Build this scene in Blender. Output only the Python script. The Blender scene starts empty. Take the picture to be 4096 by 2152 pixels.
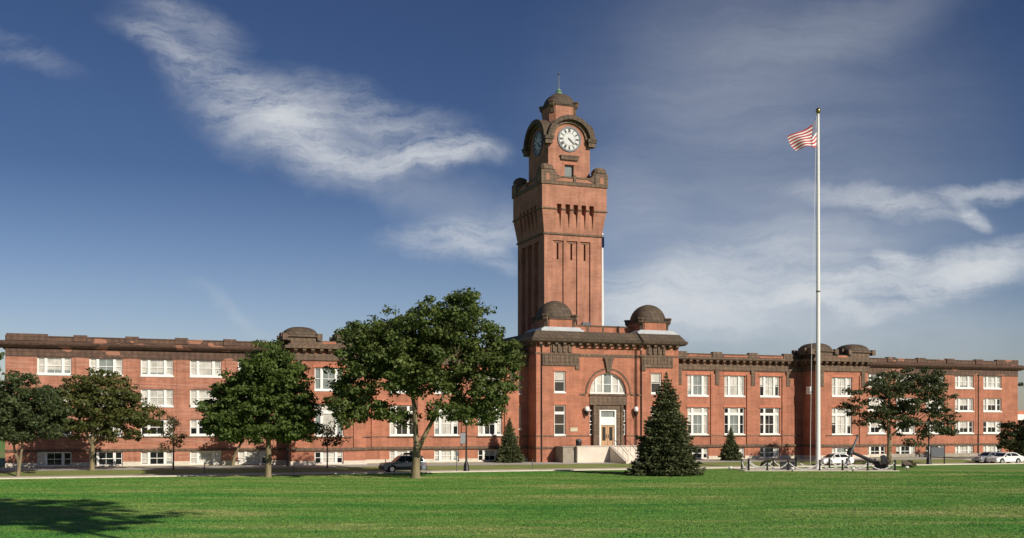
import bpy, math, random
import numpy as np
from mathutils import Vector, Matrix
R = math.radians
rnd = random.Random(7)
rng = np.random.default_rng(11)
scene = bpy.context.scene
col = scene.collection

# ------------------------------------------------------------------ frames
A = R(20.5)
BO = Vector((-55.28, 121.1, 0.0))            # left front corner of the long building
CA, SA = math.cos(A), math.sin(A)
def bw(u, w, z=0.0):                          # building frame (along, inward, up) -> world
    return Vector((BO.x + u*CA - w*SA, BO.y + u*SA + w*CA, z))

# ------------------------------------------------------------------ node helpers
def new_mat(name):
    m = bpy.data.materials.new(name); m.use_nodes = True
    nt = m.node_tree
    return m, nt, nt.nodes['Principled BSDF']
def nd(nt, t, **kw):
    n = nt.nodes.new(t)
    for k, v in kw.items(): setattr(n, k, v)
    return n
def ln(nt, a, b): nt.links.new(a, b)
def noise(nt, vec, scale, detail=4, rough=.55, dist=0.0):
    n = nd(nt, 'ShaderNodeTexNoise'); n.inputs['Scale'].default_value = scale
    n.inputs['Detail'].default_value = detail; n.inputs['Roughness'].default_value = rough
    n.inputs['Distortion'].default_value = dist
    if vec is not None: ln(nt, vec, n.inputs['Vector'])
    return n.outputs['Fac']
def mapping(nt, vec, scale=(1,1,1), loc=(0,0,0), rot=(0,0,0), typ='POINT'):
    n = nd(nt, 'ShaderNodeMapping', vector_type=typ)
    n.inputs['Scale'].default_value = scale; n.inputs['Location'].default_value = loc; n.inputs['Rotation'].default_value = rot
    ln(nt, vec, n.inputs['Vector']); return n.outputs['Vector']
def ramp(nt, fac, stops):
    n = nd(nt, 'ShaderNodeValToRGB'); e = n.color_ramp.elements
    while len(e) > 2: e.remove(e[0])
    for i, (p, c) in enumerate(stops):
        el = e[i] if i < 2 else e.new(p)
        el.position = p; el.color = (*c, 1) if len(c) == 3 else c
    ln(nt, fac, n.inputs['Fac']); return n.outputs['Color']
def mix(nt, fac, a, b, mode='MIX'):
    n = nd(nt, 'ShaderNodeMix', data_type='RGBA', blend_type=mode)
    for sock, v in ((n.inputs[0], fac), (n.inputs[6], a), (n.inputs[7], b)):
        if hasattr(v, 'is_linked'): ln(nt, v, sock)
        elif isinstance(v, (int, float)): sock.default_value = v
        else: sock.default_value = (*v, 1)
    return n.outputs[2]
def mth(nt, op, a, b=0.0, c=0.0, clamp=False):
    n = nd(nt, 'ShaderNodeMath', operation=op, use_clamp=clamp)
    for i, v in enumerate((a, b, c)):
        if hasattr(v, 'is_linked'): ln(nt, v, n.inputs[i])
        else: n.inputs[i].default_value = v
    return n.outputs[0]
def objco(nt): return nd(nt, 'ShaderNodeTexCoord').outputs['Object']

MATS = {}
def plain(name, c, rough=.6, var=.0, scale=2.0, metal=0.0, bump=0.0, stretch=(1,1,1), spec=.4):
    m, nt, b = new_mat(name)
    b.inputs['Roughness'].default_value = rough; b.inputs['Metallic'].default_value = metal
    b.inputs['Specular IOR Level'].default_value = spec
    if var:
        v = mapping(nt, objco(nt), stretch)
        f = noise(nt, v, scale, 6, .6)
        lo = tuple(x*(1-var) for x in c); hi = tuple(min(1, x*(1+var)) for x in c)
        ln(nt, ramp(nt, f, [(.3, lo), (.7, hi)]), b.inputs['Base Color'])
        if bump:
            bp = nd(nt, 'ShaderNodeBump'); bp.inputs['Strength'].default_value = bump; bp.inputs['Distance'].default_value = .05
            ln(nt, f, bp.inputs['Height']); ln(nt, bp.outputs[0], b.inputs['Normal'])
    else: b.inputs['Base Color'].default_value = (*c, 1)
    MATS[name] = m; return m

def brick_mat(name, c1, c2, mortar, band=.0):
    m, nt, b = new_mat(name)
    oc = objco(nt); s = nd(nt, 'ShaderNodeSeparateXYZ'); ln(nt, oc, s.inputs[0])
    h = mth(nt, 'ADD', s.outputs[0], s.outputs[1])
    cb = nd(nt, 'ShaderNodeCombineXYZ'); ln(nt, h, cb.inputs[0]); ln(nt, s.outputs[2], cb.inputs[1])
    br = nd(nt, 'ShaderNodeTexBrick'); ln(nt, cb.outputs[0], br.inputs['Vector'])
    br.inputs['Color1'].default_value = (*c1, 1); br.inputs['Color2'].default_value = (*c2, 1); br.inputs['Mortar'].default_value = (*mortar, 1)
    for k, v in (('Scale', 1.0), ('Mortar Size', .012), ('Brick Width', .42), ('Row Height', .14), ('Bias', 0.0)): br.inputs[k].default_value = v
    big = noise(nt, mapping(nt, oc, (.35, .35, .5)), 1.0, 6, .62)
    streak = noise(nt, mapping(nt, oc, (.5, .5, 5.5)), 1.0, 5, .65)
    vert = noise(nt, mapping(nt, oc, (2.2, 2.2, .16)), 1.0, 5, .6)
    f = mth(nt, 'ADD', mth(nt, 'MULTIPLY', mth(nt, 'SUBTRACT', big, .5), 1.2), mth(nt, 'MULTIPLY', mth(nt, 'SUBTRACT', streak, .5), .5+band))
    f = mth(nt, 'ADD', f, mth(nt, 'MULTIPLY', mth(nt, 'SUBTRACT', vert, .5), .9))
    f = mth(nt, 'ADD', f, 1.0)
    g = nd(nt, 'ShaderNodeCombineXYZ')
    for i in range(3): ln(nt, f, g.inputs[i])
    c = mix(nt, 1.0, br.outputs['Color'], g.outputs[0], 'MULTIPLY')
    if band:                                             # pale raised courses with lime bloom
        bl = mth(nt, 'MULTIPLY', mth(nt, 'GREATER_THAN', noise(nt, mapping(nt, oc, (.22, .22, 4.2), (3, 1, 7)), 1.0, 4, .6), .56), band*.55)
        c = mix(nt, bl, c, (.50, .33, .26))
    ln(nt, c, b.inputs['Base Color']); b.inputs['Roughness'].default_value = .85; b.inputs['Specular IOR Level'].default_value = .25
    MATS[name] = m; return m

brick_mat('brick', (.395, .152, .091), (.335, .122, .070), (.37, .215, .15))
brick_mat('banded_brick', (.395, .160, .100), (.335, .130, .079), (.39, .24, .175), .5)
brick_mat('tower_brick', (.385, .172, .112), (.33, .14, .088), (.38, .24, .175))
plain('red_lintel', (.46, .165, .095), .8, .25, 3)
def terracotta(name, base, patch, amount):
    m, nt, b = new_mat(name); oc = objco(nt)
    f = noise(nt, mapping(nt, oc, (1.4, 1.4, .9)), 1.6, 8, .7)
    c = ramp(nt, f, [(.25, tuple(x*.62 for x in base)), (.5, base), (.78, tuple(x*1.35 for x in base))])
    rib = nd(nt, 'ShaderNodeTexWave', wave_type='BANDS', bands_direction='DIAGONAL'); rib.inputs['Scale'].default_value = .9; rib.inputs['Distortion'].default_value = 1.2
    ln(nt, mapping(nt, oc, (1, 1, .02)), rib.inputs['Vector'])
    c = mix(nt, .25, c, rib.outputs['Color'], 'MULTIPLY')
    s_ = nd(nt, 'ShaderNodeSeparateXYZ'); ln(nt, oc, s_.inputs[0]); cb_ = nd(nt, 'ShaderNodeCombineXYZ'); ln(nt, mth(nt, 'ADD', s_.outputs[0], s_.outputs[1]), cb_.inputs[0]); ln(nt, s_.outputs[2], cb_.inputs[1])
    bk = nd(nt, 'ShaderNodeTexBrick'); ln(nt, cb_.outputs[0], bk.inputs['Vector'])      # block joints
    for k_, v_ in (('Scale', 1.0), ('Mortar Size', .03), ('Brick Width', 1.1), ('Row Height', .42)): bk.inputs[k_].default_value = v_
    bk.inputs['Color1'].default_value = (1.15, 1.12, 1.08, 1); bk.inputs['Color2'].default_value = (.80, .80, .82, 1); bk.inputs['Mortar'].default_value = (.55, .55, .55, 1)
    c = mix(nt, 1.0, c, bk.outputs['Color'], 'MULTIPLY')
    if amount:
        v = nd(nt, 'ShaderNodeTexVoronoi', distance='CHEBYCHEV'); v.inputs['Scale'].default_value = 1.0
        ln(nt, mapping(nt, oc, (.8, .8, 2.2)), v.inputs['Vector'])
        sp = nd(nt, 'ShaderNodeSeparateColor'); ln(nt, v.outputs['Color'], sp.inputs[0])
        c = mix(nt, mth(nt, 'GREATER_THAN', sp.outputs[0], 1-amount), c, patch)
    ln(nt, c, b.inputs['Base Color']); b.inputs['Roughness'].default_value = .8
    bp = nd(nt, 'ShaderNodeBump'); bp.inputs['Strength'].default_value = .5; bp.inputs['Distance'].default_value = .08
    ln(nt, f, bp.inputs['Height']); ln(nt, bp.outputs[0], b.inputs['Normal'])
    MATS[name] = m
terracotta('terracotta', (.155, .105, .068), (.3, .13, .08), 0)
terracotta('weathered_terracotta', (.122, .070, .047), (.32, .15, .095), .09)
terracotta('tile', (.098, .070, .046), (.3, .13, .08), 0)
plain('white_paint', (.78, .77, .73), .5, .06, 3)
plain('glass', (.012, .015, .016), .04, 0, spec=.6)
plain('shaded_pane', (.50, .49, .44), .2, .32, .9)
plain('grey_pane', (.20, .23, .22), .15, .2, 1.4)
plain('limestone', (.60, .54, .46), .8, .14, 1.5, stretch=(1, 1, 2.5))
plain('concrete', (.64, .57, .48), .85, .12, .8)
plain('grey_concrete', (.30, .265, .21), .85, .15, 1.2)
plain('asphalt', (.40, .385, .34), .9, .16, .7)
plain('pale_road', (.56, .50, .41), .9, .12, .7)
plain('black_metal', (.014, .014, .016), .45)
plain('dark_grey_metal', (.09, .10, .115), .45)
plain('white_metal', (.74, .74, .72), .35, .04, 4)
plain('zinc', (.40, .42, .44), .35, .12, 1.2, metal=.35)
plain('copper_green', (.16, .27, .16), .6, .25, 5)
plain('gold', (.32, .24, .10), .3, metal=.9)
plain('door_wood', (.46, .28, .15), .45, .15, 6, stretch=(1, 1, .2))
plain('plaque_stone', (.52, .46, .33), .7, .1, 3)
plain('dial', (.50, .52, .51), .45)
plain('roof_felt', (.10, .10, .10), .9, .2, .5)
plain('bark', (.20, .165, .095), .9, .35, 3, bump=.6, stretch=(1, 1, .25))
plain('dark_bark', (.10, .08, .06), .9, .35, 3, bump=.6, stretch=(1, 1, .25))
plain('car_silver', (.15, .17, .19), .3, metal=.3)
plain('car_white', (.80, .80, .79), .25)
plain('car_grey', (.33, .36, .40), .25, metal=.4)
plain('car_glass', (.015, .018, .02), .05, spec=.6)
plain('cladding', (.03, .03, .032), .6)
plain('tyre', (.018, .018, .018), .85)
plain('rim', (.5, .5, .5), .3, metal=.7)
plain('lamp_red', (.45, .02, .02), .3)
plain('lamp_clear', (.75, .75, .72), .15)
plain('flag_red', (.46, .035, .045), .8)
plain('flag_white', (.76, .75, .74), .8)
plain('flag_blue', (.035, .05, .13), .8)
plain('chain_paint', (.56, .56, .54), .5)
plain('opal', (.85, .85, .83), .3)
plain('banner', (.30, .31, .34), .8)

def leaf_mat(name, c_lo, c_hi, trans=.25):
    m, nt, b = new_mat(name); nt.nodes.remove(b)
    oc = objco(nt); f = noise(nt, oc, .9, 4, .6); f2 = noise(nt, oc, 5.0, 2, .5)
    ff = mth(nt, 'ADD', mth(nt, 'MULTIPLY', f, .7), mth(nt, 'MULTIPLY', f2, .3))
    c = ramp(nt, ff, [(.32, c_lo), (.68, c_hi)])
    d = nd(nt, 'ShaderNodeBsdfPrincipled'); d.inputs['Roughness'].default_value = .55; d.inputs['Specular IOR Level'].default_value = .25
    t = nd(nt, 'ShaderNodeBsdfTranslucent'); ln(nt, c, d.inputs['Base Color']); ln(nt, c, t.inputs['Color'])
    ms = nd(nt, 'ShaderNodeMixShader'); ms.inputs[0].default_value = trans
    ln(nt, d.outputs[0], ms.inputs[1]); ln(nt, t.outputs[0], ms.inputs[2])
    out = [n for n in nt.nodes if n.type == 'OUTPUT_MATERIAL'][0]; ln(nt, ms.outputs[0], out.inputs[0])
    MATS[name] = m
leaf_mat('leaf', (.022, .042, .009), (.150, .195, .050))
leaf_mat('bright_leaf', (.024, .052, .009), (.142, .196, .046))
leaf_mat('dark_leaf', (.024, .042, .015), (.112, .140, .055))
leaf_mat('olive_leaf', (.040, .052, .013), (.140, .152, .042))
leaf_mat('pine_leaf', (.024, .038, .014), (.118, .136, .056))
leaf_mat('needle', (.028, .042, .016), (.138, .156, .066), .12)
leaf_mat('rust_leaf', (.040, .038, .015), (.100, .095, .036))

def grass_mat(name, k=1.0):
    m, nt, b = new_mat(name)
    geo = nd(nt, 'ShaderNodeNewGeometry').outputs['Position']
    big = noise(nt, mapping(nt, geo, (.030, .11, .1), rot=(0, 0, .2)), 1.0, 5, .62)
    med = noise(nt, mapping(nt, geo, (.16, .5, .1)), 1.0, 5, .65)
    f = mth(nt, 'ADD', mth(nt, 'MULTIPLY', big, .55), mth(nt, 'MULTIPLY', med, .45))
    c = ramp(nt, f, [(.39, (.046*k, .150*k, .026*k)), (.455, (.076*k, .182*k, .031*k)), (.53, (.120*k, .202*k, .045*k)), (.62, (.225*k, .245*k, .085*k))])
    ln(nt, c, b.inputs['Base Color']); b.inputs['Roughness'].default_value = .7; b.inputs['Specular IOR Level'].default_value = .15
    MATS[name] = m
grass_mat('lawn_grass', 1.3); grass_mat('blade', 1.3)
def bank_mat():
    m, nt, b = new_mat('bank_grass'); geo = nd(nt, 'ShaderNodeNewGeometry').outputs['Position']
    f = noise(nt, mapping(nt, geo, (.2, .5, .2)), 1.0, 5, .65)
    ln(nt, ramp(nt, f, [(.3, (.14, .20, .04)), (.7, (.25, .27, .08))]), b.inputs['Base Color']); b.inputs['Roughness'].default_value = .8
    MATS['bank_grass'] = m
bank_mat()

# ------------------------------------------------------------------ mesh builder
class MB:
    def __init__(s): s.v = []; s.f = []; s.m = []; s.mats = []; s.sm = False
    def mi(s, mat):
        if mat not in s.mats: s.mats.append(mat)
        return s.mats.index(mat)
    def face(s, pts, mat):
        n = len(s.v); s.v += [tuple(p) for p in pts]; s.f.append(tuple(range(n, n+len(pts)))); s.m.append(s.mi(mat))
    def box(s, x0, x1, y0, y1, z0, z1, mat, skip=''):
        n = len(s.v); s.v += [(x0,y0,z0),(x1,y0,z0),(x1,y1,z0),(x0,y1,z0),(x0,y0,z1),(x1,y0,z1),(x1,y1,z1),(x0,y1,z1)]
        k = s.mi(mat)
        for nm, q in (('b',(0,3,2,1)),('t',(4,5,6,7)),('f',(0,1,5,4)),('r',(1,2,6,5)),('k',(2,3,7,6)),('l',(3,0,4,7))):
            if nm not in skip: s.f.append(tuple(n+i for i in q)); s.m.append(k)
    def prism(s, poly, fn, a, b, mat, caps=True):         # poly of (p,q); fn(p,q,t)
        n = len(poly); o = len(s.v); k = s.mi(mat)
        s.v += [tuple(fn(p, q, a)) for p, q in poly] + [tuple(fn(p, q, b)) for p, q in poly]
        for i in range(n):
            j = (i+1) % n; s.f.append((o+i, o+j, o+n+j, o+n+i)); s.m.append(k)
        if caps:
            s.f.append(tuple(o+i for i in range(n))[::-1]); s.m.append(k); s.f.append(tuple(o+n+i for i in range(n))); s.m.append(k)
    def arch(s, fn, cx, z0, ro, ho, ri, hi, a, b, mat, n=28, t0=0.0, t1=math.pi):   # arch ring extruded a..b
        P = []
        for i in range(n+1):
            t = t0 + (t1-t0)*i/n
            P.append(((cx+ro*math.cos(t), z0+ho*math.sin(t)), (cx+ri*math.cos(t), z0+hi*math.sin(t))))
        for i in range(n):
            o0, i0 = P[i]; o1, i1 = P[i+1]
            s.prism([o0, o1, i1, i0], fn, a, b, mat, True)
    def tube(s, pts, rad, mat, n=8, cap=True):
        k = s.mi(mat); base = len(s.v); pts = [Vector(p) for p in pts]
        up = None
        for i, p in enumerate(pts):
            d = (pts[min(i+1, len(pts)-1)] - pts[max(i-1, 0)]).normalized()
            if up is None:
                up = Vector((1, 0, 0)) if abs(d.x) < .8 else Vector((0, 1, 0))
            x = (up - d*up.dot(d)).normalized(); y = d.cross(x); up = x
            r = rad[i] if isinstance(rad, (list, tuple)) else rad
            for j in range(n):
                t = 2*math.pi*j/n; s.v.append(tuple(p + x*(r*math.cos(t)) + y*(r*math.sin(t))))
        for i in range(len(pts)-1):
            for j in range(n):
                q = (j+1) % n; s.f.append((base+i*n+j, base+i*n+q, base+(i+1)*n+q, base+(i+1)*n+j)); s.m.append(k)
        if cap:
            s.f.append(tuple(base+j for j in range(n))[::-1]); s.m.append(k)
            e = base+(len(pts)-1)*n; s.f.append(tuple(e+j for j in range(n))); s.m.append(k)
    def lathe(s, prof, c, mat, n=20, sq=None):              # prof (r,z); sq>2 squares the plan
        k = s.mi(mat); base = len(s.v)
        for r, z in prof:
            for j in range(n):
                t = 2*math.pi*(j+.5)/n; cx, sx = math.cos(t), math.sin(t)
                q = 1.0 if not sq else (abs(cx)**sq + abs(sx)**sq)**(-1/sq)
                s.v.append((c[0]+r*q*cx, c[1]+r*q*sx, c[2]+z))
        for i in range(len(prof)-1):
            for j in range(n):
                q = (j+1) % n; s.f.append((base+i*n+j, base+i*n+q, base+(i+1)*n+q, base+(i+1)*n+j)); s.m.append(k)
        s.f.append(tuple(base+j for j in range(n))[::-1]); s.m.append(k)
        e = base+(len(prof)-1)*n; s.f.append(tuple(e+j for j in range(n))); s.m.append(k)
    def build(s, name, parent=None, org=(0, 0, 0), smooth=False, bevel=0):
        me = bpy.data.meshes.new(name)
        me.from_pydata([(a-org[0], b-org[1], c-org[2]) for a, b, c in s.v], [], s.f)
        for m in s.mats: me.materials.append(MATS[m])
        me.polygons.foreach_set('material_index', s.m)
        if smooth:
            me.polygons.foreach_set('use_smooth', [True]*len(s.f))
        me.update()
        o = bpy.data.objects.new(name, me); col.objects.link(o)
        if smooth:
            try:
                import bmesh
                bm = bmesh.new(); bm.from_mesh(me); bmesh.ops.remove_doubles(bm, verts=bm.verts, dist=1e-5)
                for e in bm.edges:
                    if len(e.link_faces) == 2 and e.calc_face_angle(0) > R(40): e.smooth = False
                bm.to_mesh(me); bm.free()
            except Exception as ex: print(ex)
        if parent: o.parent = parent
        if bevel:
            b = o.modifiers.new('bevel', 'BEVEL'); b.width = bevel; b.segments = 2; b.limit_method = 'ANGLE'
        return o
def empty(name, loc, rz=0.0, label=None, cat=None, group=None):
    o = bpy.data.objects.new(name, None); col.objects.link(o); o.location = loc; o.rotation_euler = (0, 0, rz)
    o.empty_display_size = .5
    if label: tag(o, label, cat, group)
    return o
def tag(o, label, cat, group=None):
    o['label'] = label; o['category'] = cat
    if group: o['group'] = group
    return o
def struct(o): o['kind'] = 'structure'; return o
def copy_tree(o, parent=None):
    c = o.copy(); col.objects.link(c)
    if parent: c.parent = parent
    for ch in list(o.children): copy_tree(ch, c)
    return c

def face_wall(mb, fn, a0, a1, z0, z1, ops, mat, depth=.3, reveal=None):
    """wall face with rectangular openings and reveals. fn(a, z, d): d = depth into the wall."""
    xs = sorted({a0, a1, *[o[0] for o in ops], *[o[1] for o in ops]}); zs = sorted({z0, z1, *[o[2] for o in ops], *[o[3] for o in ops]})
    for i in range(len(xs)-1):
        for j in range(len(zs)-1):
            cx, cz = (xs[i]+xs[i+1])/2, (zs[j]+zs[j+1])/2
            if any(o[0] < cx < o[1] and o[2] < cz < o[3] for o in ops): continue
            mb.face([fn(xs[i], zs[j], 0), fn(xs[i+1], zs[j], 0), fn(xs[i+1], zs[j+1], 0), fn(xs[i], zs[j+1], 0)], mat)
    rv = reveal or mat
    for o in ops:
        p, q, s, t = o[:4]
        mb.face([fn(p, s, 0), fn(p, t, 0), fn(p, t, depth), fn(p, s, depth)], rv)
        mb.face([fn(q, s, 0), fn(q, s, depth), fn(q, t, depth), fn(q, t, 0)], rv)
        mb.face([fn(p, t, 0), fn(q, t, 0), fn(q, t, depth), fn(p, t, depth)], rv)
        mb.face([fn(p, s, 0), fn(p, s, depth), fn(q, s, depth), fn(q, s, 0)], rv)

# ================================================================== MAIN BUILDING
C = 71.06
bld = empty('brick_building', BO, A, 'long red brick building with brown cornices and low domes', 'building')
def mir(l): return [(2*C-b, 2*C-a, *r) for a, b, *r in l]
PV, CW = -3.2, -3.0

def window(u0, u1, z0, z1, wf, lights=3, transom=None, blind='bbb', meet=True, sill=True, rec=.24, fr=.13, mull=.30):
    """white timber window; blind: per light  b=white blind, h=half blind, d=dark, g=grey"""
    f = MB(); y0, y1 = wf+rec-.06, wf+rec+.10
    f.box(u0, u0+fr, y0, y1, z0, z1, 'white_paint'); f.box(u1-fr, u1, y0, y1, z0, z1, 'white_paint')
    f.box(u0+fr, u1-fr, y0, y1, z1-fr, z1, 'white_paint'); f.box(u0+fr, u1-fr, y0, y1, z0, z0+fr, 'white_paint')
    if sill: f.box(u0-.05, u1+.05, wf-.07, wf+rec-.07, z0-.16, z0+.04, 'white_paint')
    W = u1-u0
    if lights == 3: cuts = [(u0+fr, u0+W*.25-mull/2), (u0+W*.25+mull/2, u1-W*.25-mull/2), (u1-W*.25+mull/2, u1-fr)]
    elif lights == 2: cuts = [(u0+fr, u0+W*.5-mull/2), (u0+W*.5+mull/2, u1-fr)]
    else: cuts = [(u0+fr, u1-fr)]
    for i in range(len(cuts)-1): f.box(cuts[i][1], cuts[i+1][0], y0-.03, y1, z0+fr, z1-fr, 'white_paint')
    ztop = z1-fr
    if transom:
        for a, b in cuts: f.box(a, b, y0-.02, y1, transom-.17, transom+.17, 'white_paint')
        rows = [(z0+fr, transom-.17), (transom+.17, ztop)]
    else: rows = [(z0+fr, ztop)]
    zm = (rows[0][0]+rows[0][1])/2
    p = MB()
    for i, (a, b) in enumerate(cuts):
        st = blind[i % len(blind)]
        if meet: f.box(a, b, y0+.03, y1-.02, zm-.035, zm+.035, 'white_paint')
        if lights == 3 and i == 1: f.box((a+b)/2-.02, (a+b)/2+.02, y0+.045, y1-.03, rows[0][0], rows[0][1], 'white_paint')
        for ri, (za, zb) in enumerate(rows):
            yb = wf+rec+.06
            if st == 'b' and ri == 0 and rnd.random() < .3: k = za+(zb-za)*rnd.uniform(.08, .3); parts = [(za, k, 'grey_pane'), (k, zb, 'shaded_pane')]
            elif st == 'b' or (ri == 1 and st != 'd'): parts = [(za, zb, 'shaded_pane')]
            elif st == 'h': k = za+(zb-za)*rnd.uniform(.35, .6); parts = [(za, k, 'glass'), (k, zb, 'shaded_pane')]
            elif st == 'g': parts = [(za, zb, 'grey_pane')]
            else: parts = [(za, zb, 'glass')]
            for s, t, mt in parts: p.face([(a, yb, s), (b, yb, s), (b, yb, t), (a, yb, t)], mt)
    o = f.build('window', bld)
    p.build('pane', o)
    return o

def rndb(opts): return ''.join(rnd.choice(opts) for _ in range(3))
front = lambda wf: (lambda a, z, d: (a, wf+d, z))

def section(u0, u1, wf, ops, mat, ztop, name='wall'):
    mb = MB(); face_wall(mb, front(wf), u0, u1, -.5, ztop, ops, mat, .45); return mb

# ---- wings (four storeys)
bays_l = [4.97, 10.34, 15.80, 21.18, 26.60]
wing = [(b-1.76, b+1.76) for b in bays_l]
rows_w = [(10.64, 12.5), (7.17, 9.1), (3.86, 5.65)]
bl_top = ['bbb', 'bgb', 'bbb', 'bbb', 'bbb']
bl_mid = ['bbb', 'bbb', 'bbb', 'bbb', 'bhb']
bl_low = ['hbd', 'hdb', 'ddb', 'hdh', 'bhb']
bl_bas = ['bdd', 'ddd', 'bdb', 'bbb', 'bbh']
br_ = {0: ['bbb', 'bbb', 'bbb', 'bbb', 'bgb'], 1: ['bhd', 'bhb', 'bhb', 'bbb', 'bbb'], 2: ['dhb', 'bhd', 'hbb', 'bdb', 'bhb'], 3: ['bbd', 'bbb', 'ddb', 'hdb', 'bdd']}
for side in (0, 1):
    spans = wing if side == 0 else mir(wing)
    ops = []
    for i, (a, b) in enumerate(spans):
        for r, (z0, z1) in enumerate(rows_w):
            ops.append((a, b, z0, z1)); bl = ([bl_top, bl_mid, bl_low][r][i] if side == 0 else br_[r][i])
            window(a, b, z0, z1, 0, 3, None, bl)
        ops.append((a, b, .42, 2.0)); window(a, b, .42, 2.0, 0, 3, None, bl_bas[i] if side == 0 else br_[3][i], sill=False)
    u0, u1 = (0, 30.5) if side == 0 else (2*C-30.5, 2*C)
    ud = 1 if side == 0 else -1
    mb = section(u0, u1, 0, ops, 'banded_brick' if side == 0 else 'brick', 14.2)
    e0 = 0 if side == 0 else 2*C
    yy = 18.0
    mb.face([(e0, 0, -.5), (e0, yy, -.5), (e0, yy, 14.2), (e0, 0, 14.2)], 'banded_brick')
    mb.face([(u0, yy, -.5), (u1, yy, -.5), (u1, yy, 14.2), (u0, yy, 14.2)], 'brick')
    mb.build('wall', bld)
    # belt, string course, foundation between basement lights
    b = MB(); b.box(u0-.06 if side == 0 else u0, u1 if side == 0 else u1+.06, -.12, -.002, 2.03, 2.30, 'terracotta'); b.box(u0, u1, -.06, -.002, 3.56, 3.68, 'terracotta'); b.build('string_course', bld)
    f = MB(); edges = [u0] + [x for a in spans for x in a] + [u1]
    for k in range(0, len(edges), 2):
        if edges[k+1]-edges[k] > .05: f.box(edges[k], edges[k+1], -.10, -.002, -.3, .84, 'limestone')
    for a, b_ in spans: f.box(a, b_, -.10, .35, -.3, .40, 'limestone')
    f.build('foundation', bld)
    # frieze with brick inlays, shallow piers, cornice, parapet
    fz = MB(); fz.box(u0+.002, u1-.002, -.06, -.002, 12.52, 13.5, 'weathered_terracotta'); fz.build('frieze', bld)
    pl = MB()
    for k in range(len(spans)-1):
        m = (spans[k][1]+spans[k+1][0])/2
        pl = MB(); pl.box(m-.52, m+.52, -.055, -.002, 3.70, 12.5, 'banded_brick' if side == 0 else 'brick', 'k'); pl.build('pilaster', bld)
    cn = MB(); o0, o1 = (u0-.78, u1) if side == 0 else (u0, u1+.78)
    prof = [(.3, 13.42), (-.35, 13.52), (-.72, 13.78), (-.80, 13.98), (-.62, 14.06), (-.12, 14.26), (.3, 14.26)]
    cn.prism(prof, lambda p, q, t: (t, p, q), o0, o1, 'weathered_terracotta')
    # return along the end
    if side == 0: cn.prism([(-p+0, q) for p, q in prof][::-1], lambda p, q, t: (-p, t, q), .31, 17.5, 'weathered_terracotta')
    else: cn.prism([(p, q) for p, q in prof], lambda p, q, t: (2*C-p, t, q), .31, 17.5, 'weathered_terracotta')
    cn.build('cornice', bld)
    pp = MB(); pp.box(u0, u1, -.10, .35, 14.26, 14.70, 'weathered_terracotta'); pp.box(u0, u1, -.16, .40, 14.70, 14.82, 'weathered_terracotta')
    xs = [2.2] + [x-2.7 for x in bays_l[1:]] if side == 0 else [2*C-2.2] + [2*C-x+2.7 for x in bays_l[1:]]
    for k, x in enumerate(xs):
        hw = 2.1 if k == 0 else .72
        x0_, x1_ = max(x-hw, u0), min(x+hw, u1)
        pp.box(x0_, x1_, -.24, .45, 14.27, 14.99 + (.0 if k else .03), 'weathered_terracotta')
    pp.box(e0-(.0 if side == 0 else .4), e0+(.4 if side == 0 else 0), .46, 17.5, 14.26, 14.8, 'weathered_terracotta')
    pp.build('parapet', bld)
    rf = MB(); rf.box(u0+.4, u1-.4, .4, 17.6, 13.9, 14.3, 'roof_felt'); rf.build('roof', bld)

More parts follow.
